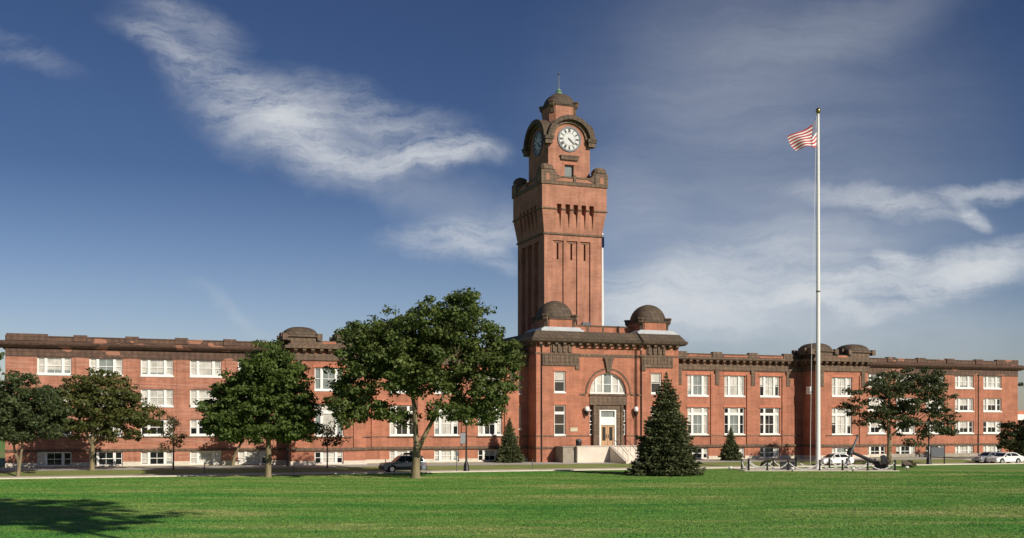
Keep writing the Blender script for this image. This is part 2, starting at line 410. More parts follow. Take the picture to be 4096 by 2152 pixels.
# ---- recessed ranges with bracketed cornice
def brackets(mb, a0, a1, step, wf, z0, z1, d, mat='terracotta', fn=None):
    n = int(round((a1-a0)/step)); s = (a1-a0)/n
    for k in range(n):
        m = a0+(k+.5)*s
        pr = [(0, z0), (-d*.45, z0+.10), (-d, z1-.22), (-d, z1), (0, z1)]
        f = fn or (lambda p, q, t: (t, wf+p, q))
        mb.prism(pr, f, m-.2, m+.2, mat)
rng_w = [44.6, 50.3, 56.05]
bl_d = {0: [['bgb', 'ghd', 'ghb'], ['bdd', 'bbh', 'bdb'], ['bbd', 'bbb', 'dhb']], 1: [['bgb', 'bbb', 'hbh'], ['hgb', 'dgd', 'ddb'], ['bdh', 'dbh', 'ddb']]}
for side in (0, 1):
    spans = [(c-1.6, c+1.6) for c in rng_w]; nar = [(40.85, 41.5), (59.55, 60.25)]
    u0, u1 = 39.3, 61.2
    if side == 1: spans, nar, (u0, u1) = mir(spans)[::-1][::-1], mir(nar), (2*C-61.2, 2*C-39.3)
    if side == 1: spans = sorted(spans)
    ops = []
    for i, (a, b) in enumerate(spans):
        ops += [(a, b, 9.05, 11.85), (a, b, 3.76, 7.45), (a, b, .45, 1.92)]
        window(a, b, 9.05, 11.85, 0, 3, None, bl_d[side][0][i]); window(a, b, 3.76, 7.45, 0, 3, 6.55, bl_d[side][1][i]); window(a, b, .45, 1.92, 0, 3, None, bl_d[side][2][i], sill=False)
    for a, b in nar:
        ops += [(a, b, 9.05, 11.85), (a, b, 4.55, 7.5)]
        window(a, b, 9.05, 11.85, 0, 1, None, 'b', fr=.1); window(a, b, 4.55, 7.5, 0, 1, None, 'b', fr=.1)
    mb = section(u0, u1, 0, ops, 'brick', 14.0); mb.face([(u0, 18, -.5), (u1, 18, -.5), (u1, 18, 14), (u0, 18, 14)], 'brick'); mb.build('wall', bld)
    pl = MB()
    for c in [(spans[0][0]-1.35)] + [(spans[k][1]+spans[k+1][0])/2 for k in range(2)] + [spans[2][1]+1.3]:
        pl = MB(); pl.box(c-.95, c+.95, -.16, -.002, 2.36, 12.0, 'brick', 'k'); po = pl.build('pilaster', bld)
        pl = MB(); pl.box(c-.30, c+.30, -.26, -.162, 10.5, 12.6, 'terracotta', 'k'); pl.build('pendant', po)
    for a, b in spans + nar:
        ex = .16 if b-a > 1 else .05
        for za, zb, hd in ((11.87, 12.28, 11.70), (7.47, 7.80, 7.30)):
            sg = MB(); sg.box(a-ex, b+ex, -.05, -.003, za, zb, 'red_lintel', 'k'); lo = sg.build('lintel', bld)
            if b-a > 1:
                for p, q in ((a-.42, a-.02), (b+.02, b+.42)): sg = MB(); sg.box(p, q, -.07, -.003, hd, hd+.16, 'terracotta', 'k'); sg.build('label_stop', lo)
    b = MB(); b.box(u0, u1, -.22, -.17, 2.02, 2.32, 'terracotta'); b.box(u0, u1, -.17, -.002, 2.0, 2.34, 'terracotta'); b.box(u0, u1, -.19, -.162, 3.52, 3.64, 'terracotta'); b.build('string_course', bld)
    f = MB(); edges = [u0] + [x for a in spans for x in a] + [u1]
    for k in range(0, len(edges), 2): f.box(edges[k], edges[k+1], -.12, -.002, -.3, .80, 'limestone')
    for a, b_ in spans: f.box(a, b_, -.12, .35, -.3, .43, 'limestone')
    f.build('foundation', bld)
    fz = MB(); fz.box(u0, u1, -.20, -.164, 12.62, 13.34, 'terracotta'); fz.box(u0, u1, -.162, -.002, 12.5, 13.34, 'terracotta'); fz.build('frieze', bld)
    cn = MB(); cn.prism([(.3, 13.9), (-.72, 13.9), (-.85, 14.06), (-.80, 14.24), (-.30, 14.32), (.3, 14.32)], lambda p, q, t: (t, p, q), u0, u1, 'terracotta')
    brackets(cn, u0, u1, 1.06, -.205, 13.34, 13.9, .55)
    cn.build('cornice', bld)
    pp = MB(); pp.box(u0, u1, -.22, .2, 14.32, 14.68, 'weathered_terracotta'); pp.box(u0, u1, -.28, .25, 14.68, 14.80, 'terracotta')
    cs = [(spans[0][0]-1.0)] + [(spans[k][1]+spans[k+1][0])/2 for k in range(2)] + [spans[2][1]+1.2]
    for c in cs: pp.box(c-.72, c+.72, -.34, .3, 14.33, 15.04, 'terracotta')
    for k in range(3): pp.box(cs[k]+1.0, cs[k+1]-1.0, -.26, -.221, 14.38, 14.60, 'brick', 'k')
    pp.build('parapet', bld)
    rf = MB(); rf.box(u0, u1, .3, 17.6, 13.85, 14.25, 'roof_felt'); rf.build('roof', bld)

# ---- projecting pavilions with low vaulted turrets
def vault(name, uc, wc, h, zb, rise, mat='terracotta'):
    mb = MB(); z0 = zb+.42
    mb.box(uc-h, uc+h, wc-h, wc+h, zb, z0, mat)
    mb.box(uc-h-.22, uc+h+.22, wc-h-.22, wc+h+.22, z0, z0+.16, mat)
    for sx in (-1, 1):
        for sy in (-1, 1): mb.box(uc+sx*(h+.05)-.3, uc+sx*(h+.05)+.3, wc+sy*(h+.05)-.3, wc+sy*(h+.05)+.3, zb+.05, z0+.36, mat)
    mb.box(uc-h-.30, uc-h+.5, wc-.8, wc+.8, zb+.1, z0+.55, mat)
    o = mb.build('turret', bld)
    d = MB(); prof = [((h+.12)*math.cos(t)**.8, rise*math.sin(t)) for t in [i*math.pi/2/10 for i in range(10)]] + [(.05, rise)]
    d.lathe(prof, (uc, wc, z0+.16), 'tile', 28, 3.4); d.build(name, bld, smooth=True)
for side in (0, 1):
    u0, u1 = (30.5, 39.3); win = [(33.2, 36.6)]
    if side == 1: u0, u1 = 2*C-39.3, 2*C-30.5; win = mir(win)
    a, b = win[0]
    ops = [(a, b, 9.12, 11.72), (a, b, 3.72, 7.45), (a, b, .45, 1.9)]
    window(a, b, 9.12, 11.72, PV, 3, None, 'ggg' if side == 0 else 'bbh'); window(a, b, 3.72, 7.45, PV, 3, 6.5, 'gbg' if side == 0 else 'hbh'); window(a, b, .45, 1.9, PV, 3, None, 'dbh' if side == 0 else 'bgb', sill=False)
    mb = section(u0, u1, PV, ops, 'brick', 14.0)
    for e in (u0, u1): mb.face([(e, PV, -.5), (e, 2.0, -.5), (e, 2.0, 14.0), (e, PV, 14.0)], 'brick')
    mb.build('wall', bld)
    pl = MB()
    for c in (u0+.95, u1-.95):
        pl = MB(); pl.box(c-.55, c+.55, PV-.13, PV-.002, 2.36, 12.0, 'brick', 'k'); po = pl.build('pilaster', bld)
        pl = MB(); pl.box(c-.28, c+.28, PV-.22, PV-.132, 10.4, 12.6, 'terracotta', 'k'); pl.build('pendant', po)
    for z in (11.74, 7.47): sg = MB(); sg.box(a-.2, b+.2, PV-.05, PV-.003, z, z+.36, 'red_lintel', 'k'); sg.build('lintel', bld)
    s = MB()
    s.box(u0-.1, u1+.1, PV-.18, PV-.002, 2.0, 2.34, 'terracotta'); s.box(u0-.05, u1+.05, PV-.08, PV-.002, 3.52, 3.64, 'terracotta')
    s.box(u0-.15, u0-.002, PV, -.2, 2.0, 2.34, 'terracotta'); s.box(u1+.002, u1+.15, PV, -.2, 2.0, 2.34, 'terracotta'); s.build('string_course', bld)
    f = MB(); f.box(u0-.1, a, PV-.12, PV-.002, -.3, .80, 'limestone'); f.box(b, u1+.1, PV-.12, PV-.002, -.3, .80, 'limestone'); f.box(a, b, PV-.12, PV+.3, -.3, .43, 'limestone')
    f.box(u0-.1, u0-.002, PV, -.13, -.3, .8, 'limestone'); f.box(u1+.002, u1+.1, PV, -.13, -.3, .8, 'limestone'); f.build('foundation', bld)
    fz = MB(); fz.box(u0-.15, u1+.15, PV-.17, PV-.002, 12.55, 13.34, 'terracotta'); fz.box(u0-.15, u0-.002, PV, -.21, 12.55, 13.34, 'terracotta'); fz.box(u1+.002, u1+.15, PV, -.21, 12.55, 13.34, 'terracotta'); fz.build('frieze', bld)
    cn = MB(); cn.box(u0-.85, u1+.85, PV-.85, -.9, 13.9, 14.24, 'terracotta'); cn.box(u0-.4, u1+.4, PV-.4, 2.0, 14.242, 14.42, 'terracotta')
    brackets(cn, u0-.1, u1+.1, 1.0, PV-.172, 13.34, 13.9, .55)
    for k in range(3):
        for e, sg_ in ((u0-.152, 1), (u1+.152, -1)):
            m = PV+.5+k*.9; cn.prism([(0, 13.34), (-.25*sg_, 13.44), (-.55*sg_, 13.7), (-.55*sg_, 13.9), (0, 13.9)], (lambda e: lambda p, q, t: (e+p, t, q))(e), m-.2, m+.2, 'terracotta')
    cn.build('cornice', bld)
    pp = MB(); pp.box(u0-.1, u1+.1, PV-.1, 3.0, 14.42, 14.85, 'terracotta'); pp.box(u0+3.6, u1-3.6, PV-.14, PV-.102, 14.5, 14.75, 'brick', 'k'); pp.build('parapet', bld)
    for uc in (u0+1.25, u1-1.25): vault('dome', uc, -1.3, 1.95, 14.853, 1.12)

# ---- central entrance block
c0, c1 = 61.15, 81.40; CC = 71.25; i0, i1 = 67.05, 75.95
IW = CW+.22
mb = MB()
sw = [(63.62, 65.15), (77.35, 78.88)]
ops_s = [[(a, b, 9.2, 11.85), (a, b, 3.76, 7.55)] for a, b in sw]
face_wall(mb, front(CW), c0, i0, -.5, 15.0, ops_s[0], 'brick', .4); face_wall(mb, front(CW), i1, c1, -.5, 15.0, ops_s[1], 'brick', .4)
for a, b in sw:
    window(a, b, 9.2, 11.85, CW, 1, None, 'h'); window(a, b, 3.76, 7.55, CW, 1, 6.55, 'd')
for e in (i0, i1): mb.face([(e, CW, -.5), (e, IW, -.5), (e, IW, 14.1), (e, CW, 14.1)], 'brick')
ar, az = 2.62, 9.05                                  # arch radius, springing height
PO = (CC-2.62, CC+2.62, 2.3, az)                     # portal opening below the springing
face_wall(mb, front(IW), i0, i1, -.5, az, [PO], 'brick', .55)
n = 32; arc = [(CC-ar*math.cos(math.pi*i/n), az+ar*1.04*math.sin(math.pi*i/n)) for i in range(n+1)]
for i in range(n):
    (x0, z0), (x1, z1) = arc[i], arc[i+1]
    mb.face([(x0, IW, z0), (x1, IW, z1), (x1, IW, 15.0), (x0, IW, 15.0)], 'brick')
    mb.face([(x0, IW, z0), (x0, IW+.55, z0), (x1, IW+.55, z1), (x1, IW, z1)], 'brick')
mb.face([(i0, IW, az), (CC-ar, IW, az), (CC-ar, IW, 15.0), (i0, IW, 15.0)], 'brick'); mb.face([(CC+ar, IW, az), (i1, IW, az), (i1, IW, 15.0), (CC+ar, IW, 15.0)], 'brick')
for e in (c0, c1): mb.face([(e, CW, -.5), (e, 16, -.5), (e, 16, 15.0), (e, CW, 15.0)], 'brick')
mb.face([(c0, 16, -.5), (c1, 16, -.5), (c1, 16, 15.0), (c0, 16, 15.0)], 'brick')
mb.build('wall', bld)
# arch mouldings, keystone
am = MB(); F = lambda p, q, t: (p, t, q)
am.arch(F, CC, az, ar+.42, ar*1.04+.42, ar, ar*1.04, IW-.06, IW-.003, 'brick', 32)
am.arch(F, CC, az, ar+.60, ar*1.04+.60, ar+.42, ar*1.04+.42, IW-.13, IW-.003, 'terracotta', 32)
am.box(i0+.02, CC-ar-.6, IW-.13, IW-.003, 8.86, 9.06, 'terracotta'); am.box(CC+ar+.6, i1-.02, IW-.13, IW-.003, 8.86, 9.06, 'terracotta')
am.build('arch_moulding', bld)
k = MB(); k.prism([(CC-.28, 11.85), (CC+.28, 11.85), (CC+.40, 12.6), (CC+.62, 13.62), (CC-.62, 13.62), (CC-.40, 12.6)], F, IW-.34, IW-.131, 'terracotta'); k.box(CC-.7, CC+.7, IW-.36, IW-.133, 13.5, 13.75, 'terracotta'); k.build('keystone', bld)
# fanlight window
fl = MB(); yf = IW+.30
fl.arch(F, CC, az, ar, ar*1.04, ar-.16, ar*1.04-.16, yf, yf+.12, 'white_paint', 28); fl.box(CC-ar, CC+ar, yf-.02, yf+.14, az, az+.18, 'white_paint')
for x in (-1.62, -.62, .62, 1.62):
    zt = az + 1.04*math.sqrt(ar*ar-x*x)-.1; fl.box(CC+x-.11, CC+x+.11, yf-.01, yf+.12, az+.18, zt, 'white_paint')
for x0, x1 in ((-1.5, -.73), (.73, 1.5), (-.51, .51)): fl.box(CC+x0, CC+x1, yf+.03, yf+.1, az+1.2, az+1.28, 'white_paint')
fo = fl.build('window', bld)
p = MB(); yb = yf+.09
def fan(x0, x1, mt, n=8):
    pts = [(CC+x0+(x1-x0)*i/n, yb, az+1.04*math.sqrt(max(0, ar*ar-(x0+(x1-x0)*i/n)**2))-.03) for i in range(n+1)]
    p.face([(CC+x0, yb, az)] + [(CC+x1, yb, az)] + pts[::-1], mt)
for x0, x1, mt in ((-2.55, -1.62, 'shaded_pane'), (-1.62, -.62, 'shaded_pane'), (-.62, .62, 'grey_pane'), (.62, 1.62, 'shaded_pane'), (1.62, 2.55, 'shaded_pane')): fan(x0, x1, mt)
p.build('pane', fo)
# portal: stone surround, panel, doors, sidelights
ps = MB(); yb = IW+.5
px0, px1 = CC-2.62, CC+2.62; dz0 = 2.36
ps.box(px0, px1, IW-.10, IW+.5, 7.62, 8.98, 'terracotta'); ps.box(px0-.12, px1+.12, IW-.24, IW-.102, 8.80, 9.0, 'terracotta'); ps.box(px0-.05, px1+.05, IW-.16, IW-.102, 7.62, 7.78, 'terracotta')
dl, dr = CC-1.22, CC+1.22
ps.box(dl-.55, dl-.002, IW+.02, IW+.48, dz0, 7.618, 'terracotta'); ps.box(dr+.002, dr+.55, IW+.02, IW+.48, dz0, 7.618, 'terracotta'); ps.box(dl, dr, IW+.02, IW+.48, 7.02, 7.618, 'terracotta')
for s_ in (-1, 1):
    x = CC+s_*(1.22+.55+.2); ps.box(x-.16, x+.16, IW-.14, IW+.30, dz0, 7.61, 'terracotta')
ps.box(px0, dl-.55, IW+.4, IW+.54, dz0, 3.6, 'brick'); ps.box(dr+.55, px1, IW+.4, IW+.54, dz0, 3.6, 'brick'); ps.box(px0, dl-.55, IW+.42, IW+.54, 7.0, 7.62, 'terracotta'); ps.box(dr+.55, px1, IW+.42, IW+.54, 7.0, 7.62, 'terracotta')
ps.build('portal', bld)
for s_ in (-1, 1):
    a, b = (px0+.03, px0+.62) if s_ < 0 else (px1-.62, px1-.03)
    window(a, b, 5.42, 6.98, IW+.2, 1, None, 'd', sill=False, fr=.12, rec=.14); window(a, b, 3.72, 5.16, IW+.2, 1, None, 'd', sill=False, fr=.12, rec=.14)
dw = MB(); dw.box(dl, dl+.24, IW+.1, IW+.4, dz0, 7.0, 'white_paint'); dw.box(dr-.24, dr, IW+.1, IW+.4, dz0, 7.0, 'white_paint'); dw.box(dl+.24, dr-.24, IW+.1, IW+.4, 6.84, 7.0, 'white_paint')
dw.box(dl+.24, dr-.24, IW+.14, IW+.4, 5.02, 6.06, 'white_paint'); dfo = dw.build('door_frame', bld)
t = MB(); t.face([(dl+.24, IW+.34, 6.06), (dr-.24, IW+.34, 6.06), (dr-.24, IW+.34, 6.84), (dl+.24, IW+.34, 6.84)], 'grey_pane'); t.build('pane', dfo)
for s_ in (-1, 1):
    a, b = (dl+.24, CC-.02) if s_ < 0 else (CC+.02, dr-.24)
    d = MB(); y0, y1 = IW+.26, IW+.34
    d.box(a, a+.24, y0, y1, dz0, 5.0, 'door_wood'); d.box(b-.24, b, y0, y1, dz0, 5.0, 'door_wood'); d.box(a+.24, b-.24, y0, y1, 4.78, 5.0, 'door_wood'); d.box(a+.24, b-.24, y0, y1, dz0, 3.0, 'door_wood')
    do = d.build('door', bld)
    g = MB(); g.face([(a+.24, y0+.04, 3.0), (b-.24, y0+.04, 3.0), (b-.24, y0+.04, 4.78), (a+.24, y0+.04, 4.78)], 'glass'); g.build('pane', do)
    h = MB(); hx = b-.12 if s_ < 0 else a+.12; h.tube([(hx, y0-.06, 3.3), (hx, y0-.06, 3.8)], .03, 'black_metal', 6); h.build('handle', do)
# strings, friezes, brick bands
def sc(*boxes):
    m_ = MB()
    for q in boxes: m_.box(*q, 'terracotta')
    m_.build('string_course', bld)
for a, b, wf in ((c0-.05, i0, CW), (i0, px0-.1, IW), (px1+.1, i1, IW), (i1, c1+.05, CW)):
    sc((a, b, wf-.07, wf-.002, 3.56, 3.70))
    if wf == CW: sc((a, b, wf-.12, wf-.002, 2.02, 2.24)); sc((min(a, c0-.12) if a < 70 else i1-.3, i0+.3 if a < 70 else c1+.12, CW-.10, CW-.002, 13.98, 14.16))
sc((c0-.08, c0-.002, CW, -.2, 3.56, 3.70)); sc((c0-.12, c0-.002, CW, -.25, 2.02, 2.24)); sc((c0-.12, c0-.002, CW, 0, 13.98, 14.16)); sc((i0, i1, IW-.07, IW-.002, 13.76, 14.12))
for a, b, e_ in ((c0+.85, i0, i0-.55), (i1, c1-.85, i1)):
    fz = MB()
    fz.box(a, b, CW-.09, CW-.002, 12.55, 13.95, 'terracotta')
    for q in range(9):
        x = a+.2+q*(b-a-.5)/8; fz.box(x, x+.22, CW-.15, CW-.092, 12.95, 13.9, 'terracotta', 'k')
    fz.box(a, b, CW-.14, CW-.092, 12.55, 12.80, 'terracotta', 'k'); fz.box(e_, e_+.55, CW-.145, CW-.003, 12.1, 12.55, 'terracotta'); fz.build('frieze', bld)
for a, b in ((63.1, 66.0), (76.6, 79.4)):
    fz = MB(); fz.box(a, b, CW-.12, CW-.002, 14.16, 15.3, 'terracotta')
    for q in range(4): fz.box(a+.2+q*.72, a+.5+q*.72, CW-.30, CW-.122, 14.3, 15.3, 'terracotta', 'k')
    fz.build('console_panel', bld)
lt = MB()
for a, b in sw:
    for z in (11.88, 7.58): lt = MB(); lt.box(a-.16, b+.16, CW-.05, CW-.003, z, z+.38, 'red_lintel', 'k'); lt.build('lintel', bld)
wt = MB(); wt.box(c0, c1, CW+.003, 15.9, 14.9, 15.6, 'brick', 'bt'); wt.build('wall', bld)
cn = MB()
prof = [(1.0, 15.45), (-.62, 15.45), (-.86, 15.62), (-.96, 15.90), (-.78, 16.02), (-.05, 16.95), (1.0, 17.02)]
def ring(mbx, prof, U0, U1, W0, W1, mat):          # mitred moulding round three sides; prof (outward<0, z)
    n = len(prof)
    path = [(U0, W1, 0), (U0, W0, 1), (U1, W0, 2), (U1, W1, 3)]
    rows = []
    for (uu, ww, kx) in path:
        row = []
        for o, z in prof:
            du = -1 if kx < 2 else 1; dv = 0 if kx in (0, 3) else 1
            row.append((uu + du*(-o), ww + dv*o, z))
        rows.append(row)
    for i in range(3):
        for j in range(n):
            q = (j+1) % n; mbx.face([rows[i][j], rows[i+1][j], rows[i+1][q], rows[i][q]], mat)
ring(cn, prof, c0, c1, CW, .9, 'tile')
brackets(cn, c0-.1, c1+.1, 1.07, CW-.002, 14.92, 15.45, .58)
for k in range(4):
    m = CW+.5+k*1.07; cn.prism([(0, 14.92), (-.26, 15.02), (-.58, 15.25), (-.58, 15.45), (0, 15.45)], lambda p, q, t: (c0-.002+p, t, q), m-.2, m+.2, 'terracotta')
cn.build('cornice', bld)
rf = MB(); rf.box(c0+1.0, c1-1.0, CW+1.0, 15.8, 15.61, 17.0, 'roof_felt'); rf.build('roof', bld)
ap = MB(); ap.box(67.6, 76.0, .2, .6, 17.0, 17.95, 'brick'); ap.box(67.6, 76.0, .12, .68, 17.95, 18.12, 'terracotta')
for x in (69.7, 71.9, 74.1): ap.box(x-.12, x+.12, .12, .199, 17.0, 17.949, 'terracotta')
ap.build('parapet', bld)
# metal plinths and domed corner turrets
def turret(uc, wc, h, ch, zb, zd, ze, rdome, htop, parent=None, org=(0, 0, 0), mat='brick'):
    par = parent or bld
    d = MB(); pts = [(-h+ch, -h), (h-ch, -h), (h, -h+ch), (h, h-ch), (h-ch, h), (-h+ch, h), (-h, h-ch), (-h, -h+ch)]
    G = lambda p, q, t: (uc+p, wc+q, t)
    d.prism(pts, G, zb, ze-.22, mat)
    sc = lambda k: [(p*k, q*k) for p, q in pts]
    d.prism(sc(1.05), G, ze-.22, ze-.06, 'tile')
    # corner consoles on the cut corners
    for sx, sy in ((1, 1), (1, -1), (-1, 1), (-1, -1)):
        dx, dy = sx*.7071, sy*.7071; r0 = (h-ch/2)*1.414 - .02
        M = lambda p, q, t: (uc+dx*(r0+p)-dy*t, wc+dy*(r0+p)+dx*t, q)
        d.prism([(0, zd), (.16, zd+.05), (.24, ze-.55), (.52, ze-.25), (.58, ze+.22), (0, ze+.30)], M, -ch*.40, ch*.40, 'terracotta')
        d.prism([(-.1, ze+.22), (.66, ze+.22), (.62, ze+.42), (-.1, ze+.42)], M, -ch*.52, ch*.52, 'terracotta')
    d.build('turret', par, org)
    q = MB(); prof = [(rdome*1.04, -.10), (rdome*1.06, .02)] + [(rdome*math.cos(t), htop*math.sin(t)) for t in [i*math.pi/2/10 for i in range(10)]] + [(.05, htop)]
    q.lathe(prof, (uc, wc, ze), 'tile', 28, 3.0); q.build('dome', par, org, smooth=True)
for uc in (64.85, 78.4):
    b = MB(); b.box(uc-2.95, uc+2.95, -2.95, 3.0, 16.96, 17.16, 'zinc'); b.prism([(-2.9, 17.16), (2.9, 17.16), (2.4, 17.50), (-2.4, 17.50)], lambda p, q, t: (uc+p, t, q), -2.6, 2.6, 'zinc'); b.build('flashing', bld)
    turret(uc, 0.0, 2.15, .62, 17.2, 17.5, 18.75, 2.2, 2.35)
# rainwater pipes
for x, wf, z1 in ((61.85, CW, 14.9), (75.98, IW-.06, 14.0), (102.98-.0, -.22, 12.6), (134.35, 0, 12.5)):
    b = MB(); b.tube([(x, wf-.10, .2), (x, wf-.10, z1)], .075, 'dark_grey_metal' if x > 90 and x < 110 else 'black_metal', 8)
    b.box(x-.14, x+.14, wf-.2, wf-.02, z1, z1+.25, 'black_metal'); b.build('drainpipe', bld)

# ================================================================== CLOCK TOWER
TO = (71.04, 13.1, 14.0)
tw = empty('clock_tower', bw(TO[0], TO[1], TO[2]), A, 'tall square red brick clock tower with flared top, white dials and small dome', 'clock tower')
TB = lambda mb, name, **k: mb.build(name, k.pop('parent', tw), TO, **k)
hx, hy = 4.32, 5.1
def tface(kind, h_other=None):
    """maps (a, z, d): a measured from the face centre, d inward from shaft face"""
    if kind == 0: return lambda a, z, d: (TO[0]+a, TO[1]-hy+d, z)
    if kind == 1: return lambda a, z, d: (TO[0]-hx+d, TO[1]-a, z)
    if kind == 2: return lambda a, z, d: (TO[0]-a, TO[1]+hy-d, z)
    return lambda a, z, d: (TO[0]+hx-d, TO[1]+a, z)
sh = MB()
Z0, Z1, Z2, Z3, Z4 = 13.9, 31.35, 34.7, 35.38, 38.0
for kx in range(4):
    H = hx if kx in (0, 2) else hy; fn = tface(kx); k = H/4.32
    panels = [(-3.05*k, -1.45*k, Z0+.1, 30.45), (-1.0*k, .62*k, Z0+.1, 30.45), (1.05*k, 2.6*k, Z0+.1, 30.45)]
    face_wall(sh, fn, -H, H, Z0, Z1, panels, 'tower_brick', .22 if kx == 0 else .5)
    dd = .22 if kx == 0 else .5
    for (a, b, z0, z1) in panels:
        m = (a+b)/2; slit = [(m-.14, m+.14, 27.85, 30.1)] if kx != 1 else [(m-.16, m+.16, 19.0, 30.1)]
        f2 = (lambda f: lambda aa, zz, d: f(aa, zz, dd+d))(fn)
        face_wall(sh, f2, a, b, z0, z1, slit, 'tower_brick', .5)
        for s_ in slit: sh.face([f2(s_[0], s_[2], .4), f2(s_[1], s_[2], .4), f2(s_[1], s_[3], .4), f2(s_[0], s_[3], .4)], 'glass')
        if kx == 0:
            sh.prism([(m-.5, 30.1), (m+.5, 30.1), (m+.5, 30.25), (m-.5, 30.25)], lambda p, q, t: f2(p, q, t), -.04, -.002, 'terracotta')
    # flared zone with slots
    e = .52; D = lambda z: -e*min(1, max(0, (z-Z1)/(Z2-Z1)))
    slots = [(s0*k, s1*k) for s0, s1 in ((-2.65, -1.98), (-1.38, -.70), (-.20, .50), (1.02, 1.72), (2.20, 2.90))]
    zs0, zs1 = 32.0, Z3
    edges = [-H] + [x for s_ in slots for x in s_] + [H]
    for q in range(0, len(edges), 2):
        a, b = edges[q], edges[q+1]
        wl = lambda x, z: x*(1 + (e*min(1, (z-Z1)/(Z2-Z1)))/H) if abs(abs(x)-H) < 1e-6 else x
        sh.face([fn(wl(a, zs0), zs0, D(zs0)), fn(wl(b, zs0), zs0, D(zs0)), fn(wl(b, Z2), Z2, -e), fn(wl(a, Z2), Z2, -e)], 'tower_brick')
        sh.face([fn(wl(a, Z2), Z2, -e), fn(wl(b, Z2), Z2, -e), fn(wl(b, Z3), Z3, -e), fn(wl(a, Z3), Z3, -e)], 'tower_brick')
        for x in (a, b):
            if abs(abs(x)-H) > 1e-6: sh.face([fn(x, zs0, D(zs0)), fn(x, Z2, -e), fn(x, Z3, -e), fn(x, Z3, .35), fn(x, 34.4, .3), fn(x, 34.0, D(34.0)+.36), fn(x, zs0, D(zs0)+.02)], 'tower_brick')
    w0 = H + e*(zs0-Z1)/(Z2-Z1)
    sh.face([fn(-H, Z1, 0), fn(H, Z1, 0), fn(w0, zs0, D(zs0)), fn(-w0, zs0, D(zs0))], 'tower_brick')
    for a, b in slots:
        Q4 = [(zs0, D(zs0)+.02), (34.0, D(34.0)+.36), (34.4, .3), (Z3, .35)]
        for (za, da), (zb_, db) in zip(Q4, Q4[1:]): sh.face([fn(a, za, da), fn(b, za, da), fn(b, zb_, db), fn(a, zb_, db)], 'tower_brick')
        sh.face([fn(a, Z3, -e), fn(b, Z3, -e), fn(b, Z3, .35), fn(a, Z3, .35)], 'tower_brick')
    sh.face([fn(-H-e, Z3, -e), fn(H+e, Z3, -e), fn(H+e, Z4, -e), fn(-H-e, Z4, -e)], 'tower_brick')
TB(sh, 'shaft')
ux, uy = hx+.52, hy+.52
def cyc(mb, X, Y, th, z0, z1, mat):               # a band round the tower
    x, y = TO[0], TO[1]
    mb.box(x-X-th, x+X+th, y-Y-th, y-Y+.02, z0, z1, mat); mb.box(x-X-th, x+X+th, y+Y-.02, y+Y+th, z0, z1, mat)
    mb.box(x-X-th, x-X+.02, y-Y+.021, y+Y-.021, z0, z1, mat); mb.box(x+X-.02, x+X+th, y-Y+.021, y+Y-.021, z0, z1, mat)
b = MB(); cyc(b, hx, hy, .16, 31.22, 31.48, 'terracotta'); TB(b, 'string_course')
for kx in range(4):
    H = hx if kx in (0, 2) else hy; fn = tface(kx); k = H/4.32
    edges = [-H-.62] + [x*k for s_ in ((-2.65, -1.98), (-1.38, -.70), (-.20, .50), (1.02, 1.72), (2.20, 2.90)) for x in s_] + [H+.62]
    for q in range(0, len(edges), 2):
        a, c = edges[q], edges[q+1]
        b = MB(); b.prism([(a, 34.60), (c, 34.60), (c, 34.78), (a, 34.78)], lambda p, q_, t: fn(p, q_, t), -.64, -.5, 'terracotta'); TB(b, 'string_course')
fl = MB(); fl.box(TO[0]-ux+.05, TO[0]+ux-.05, TO[1]-uy+.05, TO[1]+uy-.05, 37.7, 38.05, 'roof_felt'); TB(fl, 'floor_slab')
pp = MB(); cyc(pp, ux, uy, .12, 38.0, 38.5, 'terracotta'); cyc(pp, ux-.06, uy-.06, .0, 38.5, 39.0, 'tower_brick'); cyc(pp, ux-.1, uy-.1, .14, 39.0, 39.2, 'terracotta')
for sx in (-1, 1):
    for sy in (-1, 1):
        cx, cy = TO[0]+sx*(ux-.82), TO[1]+sy*(uy-.82)
        pp.box(cx-.98, cx+.98, cy-.98, cy+.98, 38.02, 39.9, 'terracotta')
        pp.box(cx-.28, cx+.28, cy+sy*.981-.03, cy+sy*.981+.03, 38.5, 39.4, 'tower_brick'); pp.box(cx+sx*.981-.03, cx+sx*.981+.03, cy-.28, cy+.28, 38.5, 39.4, 'tower_brick')
        pp.lathe([(.86, 0), (.98, .18), (.94, .55), (.70, .86), (.30, 1.02), (.02, 1.05)], (cx, cy, 39.9), 'terracotta', 16, 3.5)
        for dx, dy in ((-sx, 0), (0, -sy)):          # scroll shoulders
            pp.prism([(.9, 38.5), (2.0, 39.0), (1.75, 39.25), (1.35, 39.4), (1.1, 40.0), (.9, 40.1)], lambda p, q, t: (cx+dx*p+(t if dy else 0)+sx*.55*(1 if dy else 0), cy+dy*p+(t if dx else 0)+sy*.55*(1 if dx else 0), q), -.3, .3, 'terracotta')
for sy in (-1, 1): pp.box(TO[0]-.2, TO[0]+.2, TO[1]+sy*(uy-.05)-.16, TO[1]+sy*(uy-.05)+.16, 38.5, 39.45, 'terracotta')
for sx in (-1, 1): pp.box(TO[0]+sx*(ux-.05)-.16, TO[0]+sx*(ux-.05)+.16, TO[1]-.2, TO[1]+.2, 38.5, 39.45, 'terracotta')
TB(pp, 'parapet')
